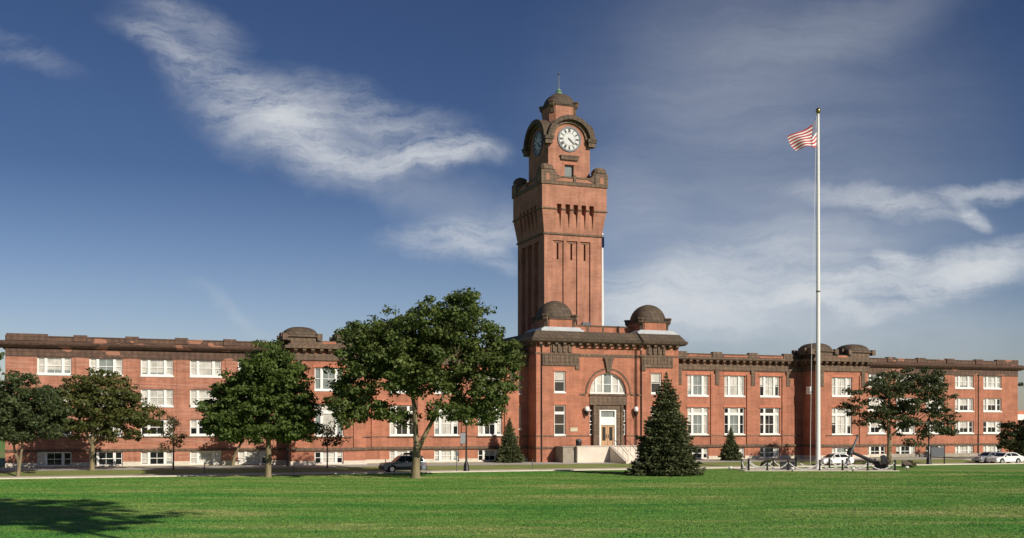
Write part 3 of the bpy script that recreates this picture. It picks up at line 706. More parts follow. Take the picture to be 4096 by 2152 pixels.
# clock stage
qx, qy = 3.15, 3.7
cs = MB(); X, Y = TO[0], TO[1]
dop = (-.68, .68, 39.2, 41.3)
face_wall(cs, lambda a, z, d: (X+a, Y-qy+d, z), -qx, qx, 38.0, 45.0, [dop], 'tower_brick', .4)
cs.face([(X-.68, Y-qy+.4, 39.2), (X+.68, Y-qy+.4, 39.2), (X+.68, Y-qy+.4, 41.3), (X-.68, Y-qy+.4, 41.3)], 'grey_pane')
cs.box(X-qx, X+qx, Y-qy, Y+qy, 38.0, 45.0, 'tower_brick', 'fbt')
n = 24
for sgn in (-1, 1):
    cs.face([(X+qx*math.cos(math.pi*i/n), Y+sgn*qy, 45.0+2.75*math.sin(math.pi*i/n)) for i in range(n+1)], 'tower_brick')
    cs.face([(X+sgn*qx, Y+qy*math.cos(math.pi*i/n), 45.0+2.75*math.sin(math.pi*i/n)) for i in range(n+1)], 'tower_brick')
TB(cs, 'clock_stage')
ho = MB()
for sg_ in (-1, 1):
    ho.arch(lambda p, q, t: (p, t, q), X, 44.75, qx+.30, 3.35, qx-.22, 2.74, Y+sg_*(qy+.75), Y+sg_*(qy-.6), 'tile', 28)
    ho.arch(lambda p, q, t: (t, p, q), Y, 44.75, qy+.30, 3.35, qy-.22, 2.74, X+sg_*(qx+.75), X+sg_*(qx-.6), 'tile', 28)
ho.arch(lambda p, q, t: (p, t, q), X, 44.75, qx-.22, 2.74, qx-.72, 2.34, Y-qy-.26, Y-qy-.003, 'terracotta', 28)
ho.arch(lambda p, q, t: (t, p, q), Y, 44.75, qy-.22, 2.74, qy-.72, 2.34, X-qx-.26, X-qx-.003, 'terracotta', 28)
for sx in (-1, 1):
    for sy in (-1, 1):
        cx, cy = X+sx*(qx+.1), Y+sy*(qy+.1)
        ho.box(cx-.66, cx+.66, cy-.66, cy+.66, 44.52, 44.86, 'tile'); ho.box(cx-.52, cx+.52, cy-.52, cy+.52, 43.95, 44.518, 'terracotta'); ho.box(cx-.72, cx+.72, cy-.72, cy+.72, 44.862, 45.0, 'tile')
TB(ho, 'clock_hood')
b = MB(); b.box(X-1.3, X+1.3, Y-qy-.28, Y-qy-.003, 41.95, 42.42, 'terracotta'); b.box(X-1.42, X+1.42, Y-qy-.34, Y-qy-.003, 42.42, 42.58, 'terracotta'); b.box(X-1.0, X+1.0, Y-qy-.05, Y-qy-.003, 41.35, 41.6, 'red_lintel'); TB(b, 'lintel')
# dials
def strokes(s):
    W = {'I': .16, 'V': .34, 'X': .36}; out = []; x = 0
    for ch in s:
        w = W[ch]
        if ch == 'I': out.append(((x+w/2, 0), (x+w/2, 1)))
        elif ch == 'V': out += [((x+.05, 1), (x+w/2, 0)), ((x+w-.05, 1), (x+w/2, 0))]
        else: out += [((x+.03, 0), (x+w-.03, 1)), ((x+.03, 1), (x+w-.03, 0))]
        x += w
    return [((a[0]-x/2, a[1]), (b_[0]-x/2, b_[1])) for a, b_ in out]
NUM = ['XII', 'I', 'II', 'III', 'IV', 'V', 'VI', 'VII', 'VIII', 'IX', 'X', 'XI']
def dial(fn):                                        # fn(x, y, d): d outward
    r = 1.62; N = 40
    d = MB(); d.face([fn(r*math.cos(2*math.pi*i/N), r*math.sin(2*math.pi*i/N), .06) for i in range(N)], 'dial')
    o = TB(d, 'clock_face')
    g = MB(); g2 = MB()
    for i in range(N):
        t0, t1 = 2*math.pi*i/N, 2*math.pi*(i+1)/N
        P = lambda rr, t, z: fn(rr*math.cos(t), rr*math.sin(t), z)
        g.face([P(r-.10, t0, .14), P(r+.14, t0, .14), P(r+.14, t1, .14), P(r-.10, t1, .14)], 'dark_grey_metal'); g.face([P(r+.14, t0, .14), P(r+.14, t0, .0), P(r+.14, t1, .0), P(r+.14, t1, .14)], 'dark_grey_metal')
        g.face([P(r-.10, t0, .06), P(r-.10, t0, .14), P(r-.10, t1, .14), P(r-.10, t1, .06)], 'dark_grey_metal')
        g2.face([P(.86, t0, .07), P(.90, t0, .07), P(.90, t1, .07), P(.86, t1, .07)], 'black_metal')
    TB(g, 'rim', parent=o); TB(g2, 'chapter_ring', parent=o)
    for hn, s_ in enumerate(NUM):
        q = MB(); t = math.pi/2 - hn*math.pi/6; rx, ry = math.cos(t), math.sin(t); tx, ty = ry, -rx
        for (a, b_) in strokes(s_):
            p0 = (rx*(.97+.48*a[1])+tx*a[0]*.50, ry*(.97+.48*a[1])+ty*a[0]*.50); p1 = (rx*(.97+.48*b_[1])+tx*b_[0]*.50, ry*(.97+.48*b_[1])+ty*b_[0]*.50)
            dx, dy = p1[0]-p0[0], p1[1]-p0[1]; L = math.hypot(dx, dy); nx, ny = -dy/L*.05, dx/L*.05
            q.face([fn(p0[0]+nx, p0[1]+ny, .075), fn(p0[0]-nx, p0[1]-ny, .075), fn(p1[0]-nx, p1[1]-ny, .075), fn(p1[0]+nx, p1[1]+ny, .075)], 'black_metal')
        TB(q, 'numeral', parent=o)
    for ang, L, w, z in ((math.pi/2-R(4.37*30), .68, .10, .10), (math.pi/2-R(22*6), 1.15, .07, .12)):
        hd = MB(); dx, dy = math.cos(ang), math.sin(ang); nx, ny = -dy*w, dx*w
        hd.face([fn(-dx*.25+nx, -dy*.25+ny, z), fn(-dx*.25-nx, -dy*.25-ny, z), fn(dx*L*.7-nx*1.2, dy*L*.7-ny*1.2, z), fn(dx*L, dy*L, z), fn(dx*L*.7+nx*1.2, dy*L*.7+ny*1.2, z)], 'black_metal'); TB(hd, 'clock_hand', parent=o)
CZ = 44.87
dial(lambda x, y, d: (X+x, Y-qy-d, CZ+y)); dial(lambda x, y, d: (X-qx-d, Y-x, CZ+y))
b = MB()
lo, hi = [(-qx, -qy), (qx, -qy), (qx, qy), (-qx, qy)], [(-2.2, -2.2), (2.2, -2.2), (2.2, 2.2), (-2.2, 2.2)]
for i in range(4):
    j = (i+1) % 4; b.face([(X+lo[i][0], Y+lo[i][1], 45.0), (X+lo[j][0], Y+lo[j][1], 45.0), (X+hi[j][0], Y+hi[j][1], 47.6), (X+hi[i][0], Y+hi[i][1], 47.6)], 'tile')
b.face([(X+p, Y+q, 47.6) for p, q in hi], 'tile')
b.prism([(X-qx+.25, 45.0)] + [(X-(qx-.25)*math.cos(math.pi*i/16), 45.0+2.6*math.sin(math.pi*i/16)) for i in range(17)], lambda p, q, t: (p, t, q), Y-qy+.1, Y+qy-.1, 'tile')
TB(b, 'stage_roof')
turret(X, Y, 2.02, .72, 47.5, 49.0, 50.25, 2.12, 1.95, tw, TO, 'tower_brick')
b = MB(); b.lathe([(.25, 0), (.52, .05), (.50, .22), (.28, .34), (.40, .46), (.30, .62), (.12, .8), (.07, .9)], (X, Y, 52.15), 'copper_green', 14)
b.tube([(X, Y, 52.9), (X, Y, 55.2)], [.07, .04], 'dark_grey_metal', 6); b.lathe([(.03, 0), (.17, .1), (.17, .22), (.03, .34)], (X, Y, 54.9), 'dark_grey_metal', 10); b.lathe([(.03, 0), (.10, .06), (.03, .14)], (X, Y, 53.9), 'copper_green', 8); TB(b, 'finial')
# access hatch above the roofline
b = MB(); b.box(X+1.4, X+2.7, Y-hy-.05, Y-hy+.3, 17.9, 19.3, 'dark_grey_metal'); TB(b, 'hatch')

# ================================================================== GROUND
g = MB(); S = 3000
g.face([(-S, -S, 0), (S, -S, 0), (S, S, 0), (-S, S, 0)], 'lawn_grass'); struct(g.build('lawn'))
t = MB(); prof = [(-15.4, .012), (-11.0, .30), (-1.0, .34), (90, .34)]
for i in range(3):
    (w0, z0), (w1, z1) = prof[i], prof[i+1]
    t.face([bw(-400, w0, z0), bw(600, w0, z0), bw(600, w1, z1), bw(-400, w1, z1)], 'bank_grass')
struct(t.build('ground'))
pv = MB(); pv.face([bw(-400, -10.2, .312), bw(600, -10.2, .312), bw(600, -2.0, .342), bw(-400, -2.0, .342)], 'asphalt'); struct(pv.build('path'))
rd = MB(); rd.face([bw(-400, -21, .010), bw(600, -21, .010), bw(600, -15.5, .010), bw(-400, -15.5, .010)], 'pale_road'); struct(rd.build('road'))
kb = MB(); kb.prism([(-21.25, 0), (-21.0, 0), (-21.0, .11), (-21.25, .11)], lambda p, q, t: bw(t, p, q), -400, 600, 'concrete'); struct(kb.build('kerb'))
# walk from the right wing to the road
pw = MB()
for (w0, z0, w1, z1) in ((-15.4, .03, -11.0, .318), (-11.0, .318, -10.25, .326)): pw.face([bw(121.4, w0, z0), bw(125.0, w0, z0), bw(125.0, w1, z1), bw(121.4, w1, z1)], 'concrete')
struct(pw.build('walkway'))
# grass blades over the visible lawn
def grass():
    N = 420000
    y = 40 + 80*rng.random(N)**.8; x = (rng.random(N)*2-1)*.54*y
    px, py = x-BO.x, y-BO.y; w = -px*SA + py*CA; uu = px*CA + py*SA
    keep = (w < -21.3) & ~((np.abs(x-33.6) < 8.6) & (np.abs(y-123.5) < 3.9))
    x, y = x[keep], y[keep]; n = len(x)
    th = rng.random(n)*math.pi; wd = .016+.024*rng.random(n); h = .014+.020*rng.random(n)
    dx, dy = np.cos(th)*wd, np.sin(th)*wd; lx, ly = (rng.random(n)-.5)*.06, (rng.random(n)-.5)*.06
    V = np.empty((n, 4, 3), np.float32)
    V[:, 0] = np.stack([x-dx, y-dy, np.full(n, .0)], 1); V[:, 1] = np.stack([x+dx, y+dy, np.full(n, .0)], 1)
    V[:, 2] = np.stack([x+dx*.6+lx, y+dy*.6+ly, h], 1); V[:, 3] = np.stack([x-dx*.6+lx, y-dy*.6+ly, h*(.8+.4*rng.random(n))], 1)
    return quads('grass', V, 'blade')
def quads(name, V, mat, parent=None):
    n = len(V); me = bpy.data.meshes.new(name)
    me.vertices.add(n*4); me.vertices.foreach_set('co', V.reshape(-1).astype(np.float32))
    me.loops.add(n*4); me.loops.foreach_set('vertex_index', np.arange(n*4, dtype=np.int32))
    me.polygons.add(n); me.polygons.foreach_set('loop_start', np.arange(0, n*4, 4, dtype=np.int32)); me.polygons.foreach_set('loop_total', np.full(n, 4, np.int32))
    me.materials.append(MATS[mat]); me.update(calc_edges=True)
    o = bpy.data.objects.new(name, me); col.objects.link(o)
    if parent: o.parent = parent
    return o
gr = grass(); tag(gr, 'short mown grass blades of the wide front lawn', 'grass'); gr['kind'] = 'stuff'

# ================================================================== TREES
PX, HY = 2792.0, 1073.0                              # measuring scale used while laying out crowns
def pt(px, py, Y): return Vector(((px-1287.5)/PX*Y, Y, 4.8-(py-HY)/PX*Y))
def tree(name, label, base, stems, lobes, Y, n_clump, per, size, mat, bark='bark', group=None, clump=(.75, .42), cat='tree', depth=.8, droop=0.0):
    """lobes: (px, py, rx, ry) measured on the photo, placed round the trunk at distance Y"""
    base = Vector(base); root = empty(name, base, 0, label, cat, group)
    k = Y/PX
    L = [((px-1287.5)*k-base.x, 4.8-(py-HY)*k-base.z, rx*k, ry*k) for px, py, rx, ry in lobes]
    xs0, xs1 = min(l[0]-l[2] for l in L), max(l[0]+l[2] for l in L); xc, half = (xs0+xs1)/2, (xs1-xs0)/2
    wts = np.array([l[2]*l[3]*min(l[2], l[3])**.35 for l in L]); wts /= wts.sum()
    cl = []
    for i in rng.choice(len(L), n_clump, p=wts):
        x, z, rx, rz = L[i]
        d = rng.normal(size=3); d /= np.linalg.norm(d); r = rng.random()**.33
        cx, cz = x+d[0]*r*rx, z+d[2]*r*rz
        dd = depth*math.sqrt(max(.05, 1-((x-xc)/half)**2))*half*.95
        cy = d[1]*r*rx + rng.uniform(-1, 1)*max(0, dd-rx*.6)
        cl.append((cx, cy, cz))
    cl = np.array(cl)
    n = n_clump*per; idx = np.repeat(np.arange(n_clump), per)
    d = rng.normal(size=(n, 3)); d /= np.linalg.norm(d, axis=1)[:, None]; r = rng.random(n)**.45
    sc = (.7+.6*rng.random(n_clump))[idx]
    off = d*r[:, None]*np.array([clump[0], clump[0], clump[1]])*sc[:, None]
    off[:, 2] -= droop*(off[:, 0]**2+off[:, 1]**2)
    c = cl[idx]+off
    nrm = d*.7 + rng.normal(size=(n, 3))*.55 + np.array([0, 0, .55]); nrm /= np.linalg.norm(nrm, axis=1)[:, None]
    a = np.cross(nrm, rng.normal(size=(n, 3))); a /= np.linalg.norm(a, axis=1)[:, None]; b = np.cross(nrm, a)
    s = size*(.6+.8*rng.random(n))[:, None]
    V = np.stack([c-a*s*.5, c+b*s*.32-a*s*.05, c+a*s*.55, c-b*s*.32-a*s*.05], 1)
    V[:, :, 2] = np.maximum(V[:, :, 2], .05)
    quads('crown', V, mat, root)
    t = MB()
    for st in stems:                                  # (points relative to base, radii)
        t.tube(*st, bark, 10)
    tips = [st[0][-1] for st in stems]
    order = rng.permutation(n_clump)[:min(46, n_clump)]
    for i in order:
        e = Vector(cl[i]); s0 = min(stems, key=lambda st: (Vector(st[0][-1])-e).length)
        f = rnd.uniform(.72, 1.0); P = [Vector(q) for q in s0[0]]; m = len(P)-1; q = min(m-1, int(f*m)); a0 = P[q].lerp(P[q+1], f*m-q)
        if (e-a0).length > 7 or e.z < a0.z-.2: continue
        mid = a0.lerp(e, .5)+Vector((rnd.uniform(-.3, .3), rnd.uniform(-.3, .3), .35))
        r0 = s0[1][-1]*.62
        t.tube([a0, mid, e], [min(.07, r0), min(.04, r0*.55), .012], 'dark_bark', 5, False)
    t.build('trunk', root, smooth=True)
    return root

LT = 'trees along the front drive'
# big forked tree
tree('shade_tree', 'largest tree, wide crown on a pale forked trunk beside the dark grey car', (-8.95, 103.1, 0),
     [([(0, 0, -.1), (.0, 0, .35), (.05, 0, 1.6), (.12, 0, 2.9)], [.55, .40, .36, .36]), ([(.1, 0, 2.7), (0, .1, 4.4), (-.1, .2, 6.5), (-.6, .3, 9.5), (-1.2, .2, 12.0)], [.30, .24, .20, .14, .08]), ([(.2, 0, 2.6), (.8, -.1, 3.9), (1.7, -.2, 5.6), (2.9, 0, 8.5), (3.6, .2, 12.2)], [.24, .20, .17, .12, .07])],
     [(1165, 800, 72, 58), (1150, 775, 45, 32), (1060, 815, 75, 62), (965, 850, 80, 60), (905, 875, 55, 58), (1235, 885, 68, 62), (1100, 900, 120, 70), (1000, 925, 105, 62), (880, 950, 48, 50), (862, 1000, 40, 40), (1265, 930, 42, 55), (915, 1010, 55, 42), (1185, 975, 80, 58), (1255, 985, 35, 45), (1060, 960, 70, 40), (955, 1035, 45, 30), (1145, 1030, 45, 30), (1225, 1020, 38, 34), (860, 1045, 25, 25), (930, 1075, 22, 12), (1000, 1050, 35, 22), (905, 1055, 35, 22), (1100, 1035, 30, 25), (1195, 1045, 40, 22), (1290, 900, 22, 40), (1010, 835, 75, 50), (930, 890, 75, 55), (1110, 835, 60, 60)],
     103.1, 880, 68, .32, 'leaf', group=LT, clump=(.86, .48))
tree('maple_tree', 'dense dark green conical crowned tree with straight pale trunk, left of the dark grey car', (-23.1, 105.2, 0),
     [([(0, 0, -.1), (0, 0, .3), (.03, 0, 2.2), (0, 0, 4.5), (-.2, 0, 8), (0, 0, 12.2)], [.40, .30, .26, .22, .14, .04])],
     [(676, 862, 9, 14), (672, 885, 24, 22), (700, 905, 34, 24), (655, 910, 36, 24), (640, 930, 55, 35), (700, 940, 75, 45), (745, 950, 28, 32), (600, 955, 40, 22), (580, 985, 55, 28), (660, 990, 90, 50), (740, 1000, 45, 45), (560, 1020, 60, 32), (650, 1045, 110, 48), (750, 1050, 45, 42), (545, 1060, 50, 28), (620, 1085, 90, 28), (720, 1085, 65, 30), (775, 1085, 25, 25), (770, 1025, 25, 30)],
     105.2, 640, 60, .31, 'bright_leaf', group=LT, clump=(.78, .36), droop=.12)
tree('shade_tree', 'dark leafy tree with twin slender stems, cut by the left edge of the view', (-47.6, 107.0, 0),
     [([(0, 0, -.1), (.1, 0, 1.2), (-.35, 0, 2.6), (-.6, 0, 4.6)], [.20, .14, .11, .08]), ([(0, 0, -.1), (.15, 0, 1.2), (.35, 0, 2.6), (.5, 0, 4.6)], [.19, .14, .11, .08])],
     [(30, 965, 60, 30), (80, 1000, 55, 40), (20, 1010, 65, 45), (-20, 1050, 60, 60), (60, 1060, 75, 45), (125, 1055, 40, 40), (110, 1085, 45, 25), (20, 1085, 70, 25), (140, 1030, 25, 30)],
     107.0, 330, 60, .32, 'dark_leaf', 'bark', LT)
tree('locust_tree', 'olive green spreading tree with mossy trunk near the left end windows', (-43.2, 114.2, .30),
     [([(0, 0, -.1), (0, 0, .3), (.05, 0, 2.2), (.1, 0, 4.2), (.0, .1, 7.6)], [.34, .26, .22, .18, .08]), ([(.05, 0, 2.4), (-.7, .1, 4.2), (-1.8, 0, 6.2)], [.14, .11, .06]), ([(.05, 0, 2.6), (.9, -.1, 4.4), (2.4, 0, 6.0)], [.14, .1, .06])],
     [(265, 955, 50, 28), (215, 965, 55, 28), (180, 985, 45, 25), (310, 985, 40, 28), (240, 1005, 90, 40), (160, 1015, 40, 28), (320, 1025, 50, 35), (360, 1040, 35, 25), (200, 1050, 75, 35), (290, 1060, 65, 30), (350, 1065, 40, 25), (150, 1065, 40, 28), (230, 1085, 70, 22), (300, 1092, 50, 18)],
     114.2, 340, 50, .31, 'olive_leaf', group=LT, clump=(.85, .34))
tree('sapling', 'thin young tree with airy crown between the olive tree and conical tree', (-35.5, 116.4, .1),
     [([(0, 0, -.1), (0, 0, 1.5), (.05, 0, 3.5), (0, 0, 5.6)], [.10, .08, .06, .02])],
     [(438, 1055, 22, 20), (425, 1080, 20, 22), (452, 1085, 20, 22), (435, 1105, 26, 22), (420, 1125, 16, 14), (450, 1128, 18, 14)],
     116.4, 34, 26, .24, 'rust_leaf', 'dark_bark', LT, (.55, .4))
tree('crooked_tree', 'small crooked tree with leaning trunk by the wall, behind the conical tree', (-31.6, 125.5, .32),
     [([(0, 0, -.1), (.25, 0, 1.2), (.95, 0, 2.6), (1.15, .1, 4.6)], [.20, .17, .14, .08])],
     [(610, 1060, 35, 30), (575, 1085, 30, 18), (635, 1090, 30, 16)], 125.5, 50, 40, .3, 'leaf', 'bark', LT)
tree('small_tree', 'small dark stemmed tree by the wall, right behind the conical tree', (-25.3, 125.2, .32),
     [([(0, 0, -.1), (0, 0, 1.5), (.05, 0, 3.2), (.1, 0, 5.0)], [.16, .13, .11, .06])],
     [(735, 1060, 35, 32), (705, 1090, 30, 18), (760, 1092, 28, 18)], 125.2, 50, 40, .3, 'dark_leaf', 'dark_bark', LT)
tree('sapling', 'thin bronze leaved sapling before the projecting bay, left of the largest tree', (-20.3, 122.0, .30),
     [([(0, 0, -.1), (0, 0, 1.5), (.03, 0, 3.2), (0, 0, 4.6)], [.09, .07, .05, .02])],
     [(830, 1075, 24, 18), (812, 1098, 22, 16), (850, 1098, 24, 16), (830, 1112, 28, 10)], 122.0, 36, 24, .24, 'rust_leaf', 'dark_bark', LT, (.55, .35))
tree('pine_tree', 'open irregular pine with gaps in its crown, right of the flagpole', (47.2, 139.0, 0),
     [([(0, 0, -.1), (0, 0, .3), (.05, 0, 3.0), (-.1, 0, 6.0), (.1, .1, 9.0), (.3, 0, 11.8)], [.42, .32, .27, .22, .15, .05]), ([(.0, 0, 3.4), (1.3, -.1, 4.6), (3.0, -.2, 5.2)], [.15, .11, .05]), ([(-.1, 0, 5.6), (-2.0, .1, 7.3), (-4.6, 0, 8.2)], [.15, .1, .05])],
     [(2310, 945, 40, 22), (2245, 950, 40, 14), (2210, 965, 30, 12), (2350, 965, 30, 18), (2280, 975, 50, 16), (2170, 985, 40, 12), (2130, 992, 25, 12), (2340, 1000, 45, 18), (2240, 1005, 50, 13), (2160, 1015, 45, 14), (2300, 1030, 55, 16), (2370, 1030, 25, 22), (2200, 1040, 55, 22), (2260, 1035, 60, 30), (2320, 980, 60, 35), (2230, 985, 50, 20), (2140, 1035, 25, 12), (2340, 1060, 50, 20), (2270, 1068, 40, 14), (2190, 1062, 35, 10), (2310, 1090, 45, 16), (2360, 1085, 25, 16), (2290, 1110, 25, 12)],
     139.0, 255, 60, .33, 'pine_leaf', 'bark', LT, (.92, .40))
tree('shade_tree', 'small round dark tree by the right building end, behind the white sedan', (70.6, 153.5, .3),
     [([(0, 0, -.1), (0, 0, 1.5), (0, 0, 3.2), (.1, 0, 4.6)], [.18, .15, .12, .06])],
     [(2535, 1080, 22, 20), (2565, 1095, 30, 28), (2540, 1110, 25, 22), (2590, 1080, 25, 25), (2570, 1130, 30, 20), (2600, 1115, 25, 30)],
     153.5, 110, 55, .34, 'dark_leaf', 'dark_bark', LT)
tree('distant_tree', 'distant tree showing past the left end of the building', (-84, 180, 0),
     [([(0, 0, -.1), (0, 0, 5), (0, 0, 10)], [.3, .25, .1])], [(-10, 905, 18, 20), (-30, 960, 40, 40), (-20, 1010, 45, 45)], 180, 70, 40, .5, 'leaf', 'dark_bark')
tree('distant_tree', 'distant tree showing past the right end of the building', (112, 235, 0),
     [([(0, 0, -.1), (0, 0, 5), (0, 0, 10)], [.3, .25, .1])], [(2605, 960, 32, 22), (2625, 1010, 45, 30), (2590, 1050, 25, 12)], 235, 60, 40, .5, 'dark_leaf', 'dark_bark')
# tall trees standing behind the viewpoint whose shade falls on the lawn
def off_tree(x, y, h, rad, n, lab):
    Y = 100.0; k = PX/Y
    lob = [(1287.5+x*k+dx*rad*k, HY-(h-4.8+dz*rad)*k, rad*.5*k, rad*.42*k) for dx, dz in ((0, .55), (-.5, .2), (.5, .25), (0, -.1), (-.45, -.4), (.45, -.35))]
    tree('tall_tree', lab, (x, y, 0), [([(0, 0, -.1), (0, 0, h*.4), (.2, 0, h*.75), (.1, 0, h+rad*.5)], [.34, .26, .2, .06])], lob, Y, n, 40, .7, 'leaf', 'bark', None, (1.3, .5), 'tree', .8)
off_tree(9.3, 18.4, 32.5, 8.2, 250, 'very tall tree near the viewpoint, shading the lawn at lower left')

tree('shade_tree', 'tree standing just outside the right edge of the view, shading the end wall', (74.0, 149.5, .3), [([(0, 0, -.1), (0, 0, 2), (.1, 0, 5), (0, 0, 9)], [.24, .2, .16, .05])], [(2660, 975, 45, 35), (2640, 1020, 38, 30), (2690, 1030, 45, 40), (2655, 1065, 38, 25)], 149.5, 110, 50, .36, 'leaf', 'bark')
def spruce(label, x, y, z, H, rad, n_lev, dens, seed):
    r_ = np.random.default_rng(seed)
    root = empty('spruce_tree', (x, y, z), 0, label, 'spruce', 'spruces before the building')
    Q = []
    for i in range(n_lev):
        f = i/(n_lev-1); zz = H*(.035 + .95*f); rr = rad*(1-f)**.86*(.88+.24*r_.random()) + .12
        nb = max(5, int(dens*(1-f)+5))
        for j in range(nb):
            th = 2*math.pi*(j+r_.random())/nb; L = rr*(.80+.26*r_.random()); d = np.array([math.cos(th), math.sin(th), 0])
            m = max(4, int(L/.11)); tt = (np.arange(m)+r_.random(m))/m
            sag = -.16*L*tt + .14*L*tt**3 + .04
            c = d[None]*(tt*L)[:, None]; c[:, 2] += zz+sag
            lat = (.42*(1-tt)+.14)*min(1.3, L*.6)
            for rp in range(5):
                o = c + np.array([-d[1], d[0], 0])[None]*(r_.normal(size=m)*lat)[:, None]; o[:, 2] += r_.normal(size=m)*.075-.03
                a = d[None]*(.5+.5*r_.random(m))[:, None] + r_.normal(size=(m, 3))*.45; a[:, 2] *= .6; a /= np.linalg.norm(a, axis=1)[:, None]
                b_ = np.cross(a, r_.normal(size=(m, 3))); b_ /= np.linalg.norm(b_, axis=1)[:, None]
                s1 = (.12+.10*r_.random(m))[:, None]*min(1, .5+L/3); s2 = s1*.38
                Q.append(np.stack([o-a*s1, o-b_*s2, o+a*s1, o+b_*s2], 1))
    quads('crown', np.concatenate(Q), 'needle', root)
    t = MB(); t.tube([(0, 0, -.1), (0, 0, H*.5), (0, 0, H*.97)], [.035*H*.6, .02*H*.6, .01], 'dark_bark', 8); t.build('trunk', root, smooth=True)
spruce('large dark spruce standing on the lawn right of the entrance steps', 15.3, 110.2, 0, 10.2, 3.7, 32, 21, 5)
spruce('small dark spruce beside the left corner of the entrance block', -.3, 138.6, .33, 5.5, 1.75, 22, 18, 6)
spruce('small dark spruce below the tall windows, left of the flagpole', 29.0, 147.2, .33, 4.3, 1.4, 20, 16, 8)
def shrub(label, x, y, z, r, h, mat, seed):
    q = np.random.default_rng(seed); n = 900
    d = q.normal(size=(n, 3)); d /= np.linalg.norm(d, axis=1)[:, None]; d[:, 2] = np.abs(d[:, 2])
    c = d*(q.random(n)**.4)[:, None]*np.array([r, r*.8, h]); nr = d+q.normal(size=(n, 3))*.5; nr /= np.linalg.norm(nr, axis=1)[:, None]
    a = np.cross(nr, q.normal(size=(n, 3))); a /= np.linalg.norm(a, axis=1)[:, None]; b = np.cross(nr, a); s = .13
    o = quads('shrub', np.stack([c-a*s, c+b*s*.6, c+a*s, c-b*s*.6], 1), mat); o.location = (x, y, z); tag(o, label, 'shrub')
shrub('low yellow green shrub on the bank left of the flagpole', 30.6, 132.0, .1, 1.1, .8, 'olive_leaf', 3)
shrub('low brown shrub on the bank right of the anchor', 47.0, 131.5, .1, .9, .75, 'rust_leaf', 4)

# ================================================================== ENTRANCE STEPS
st = empty('entrance_steps', bw(CC, -5, .3), A, 'pale concrete entrance terrace with front steps and cheek walls', 'steps')
SO = (CC, -5, .3); SB = lambda mb, nm, **k: mb.build(nm, st, SO, **k)
b = MB(); b.box(65.4, 76.6, -6.2, CW-.15, .1, 2.32, 'concrete'); b.box(65.3, 76.7, -6.3, CW-.15, 2.32, 2.40, 'concrete'); SB(b, 'landing')
b = MB(); b.box(63.7, 65.3, -5.6, CW-.2, .1, 2.25, 'grey_concrete'); b.box(63.6, 65.28, -5.7, CW-.2, 2.25, 2.36, 'grey_concrete'); SB(b, 'ramp')
b = MB(); ns = 12
for k in range(ns):
    z1 = 2.40-(k+1)*(2.05/(ns+1)); b.box(70.2, 73.7, -6.3-(k+1)*.34, -6.3-k*.34, .1, z1, 'concrete')
b.box(70.2, 73.7, -13.2, -6.3-ns*.34, .1, .36, 'concrete')
for k in range(3): b.box(70.2, 73.7, -13.2-(k+1)*.36, -13.2-k*.36, .0, .28-k*.09, 'concrete')
b.box(69.9, 74.0, -15.5, -14.28, 0, .03, 'concrete'); SB(b, 'stair_flight')
b = MB()
for x in (69.8, 73.7):
    b.prism([(-6.3, .1), (-6.3, 2.38), (-10.5, .62), (-10.9, .62), (-10.9, .1)], lambda p, q, t: (t, p, q), x, x+.4, 'concrete')
SB(b, 'cheek_wall')
for x in (70.3, 72.0, 73.6):
    b = MB(); b.tube([(x, -6.0, 2.4), (x, -6.0, 3.3), (x, -6.3, 3.3), (x, -10.4, 1.35), (x, -10.4, .36)], .035, 'dark_grey_metal', 6)
    for w, z in ((-7.6, 1.6), (-9.0, .95)): b.tube([(x, w, z), (x, w, z+1.05)], .03, 'dark_grey_metal', 6)
    SB(b, 'handrail')
for x in (70.3, 73.6):
    b = MB(); b.tube([(x, -12.9, .36), (x, -12.9, 1.3), (x, -14.2, .98), (x, -14.2, .05)], .035, 'dark_grey_metal', 6); SB(b, 'handrail')
tb = empty('trash_can', bw(66.0, -5.2, 2.40), A, 'squat black bin with domed grey lid on the entrance terrace', 'bin')
b = MB(); b.lathe([(.30, 0), (.36, .1), (.38, .62), (.36, .66)], (0, 0, 0), 'black_metal', 16); b.build('bin_body', tb, smooth=True)
b = MB(); b.lathe([(.40, .66), (.38, .74), (.22, .86), (.02, .9)], (0, 0, 0), 'dark_grey_metal', 16); b.build('lid', tb, smooth=True)
for x, lab in ((68.05, 'white globe wall lantern on black bracket, left of the doors'), (75.05, 'white globe wall lantern on black bracket, right of the doors')):
    l = empty('wall_lantern', bw(x, IW-.02, 6.7), A, lab, 'lantern', 'lanterns beside the doors')
    b = MB(); b.box(-.12, .12, -.08, -.003, -.35, .25, 'black_metal'); b.tube([(0, -.05, -.25), (0, -.3, -.4), (0, -.42, -.15), (0, -.42, .05)], .05, 'black_metal', 6); b.lathe([(.03, -.62), (.17, -.35), (.27, .02), (.27, .08)], (0, -.42, 0), 'black_metal', 12); b.build('bracket', l, smooth=True)
    b = MB(); b.lathe([(.18, .08), (.30, .22), (.33, .40), (.28, .58), (.14, .70), (.02, .73)], (0, -.42, 0), 'opal', 14); b.build('globe', l, smooth=True)
b = MB(); b.box(-.5, .5, -.06, -.003, -.22, .22, 'plaque_stone'); b.box(-.54, .54, -.09, -.061, .20, .25, 'plaque_stone'); b.box(-.54, .54, -.09, -.061, -.25, -.20, 'plaque_stone')
o = b.build('wall_plaque'); o.location = bw(66.3, CW, 4.45); o.rotation_euler = (0, 0, A); tag(o, 'cream stone plaque on the brick wall left of the entrance arch', 'plaque')
b = MB(); b.box(-.45, -.0, -.55, .35, -.5, .5, 'white_metal'); b.box(-.5, -.0, -.6, .4, .5, .56, 'white_metal'); b.box(-.40, -.05, -.57, -.551, -.4, -.1, 'dark_grey_metal')
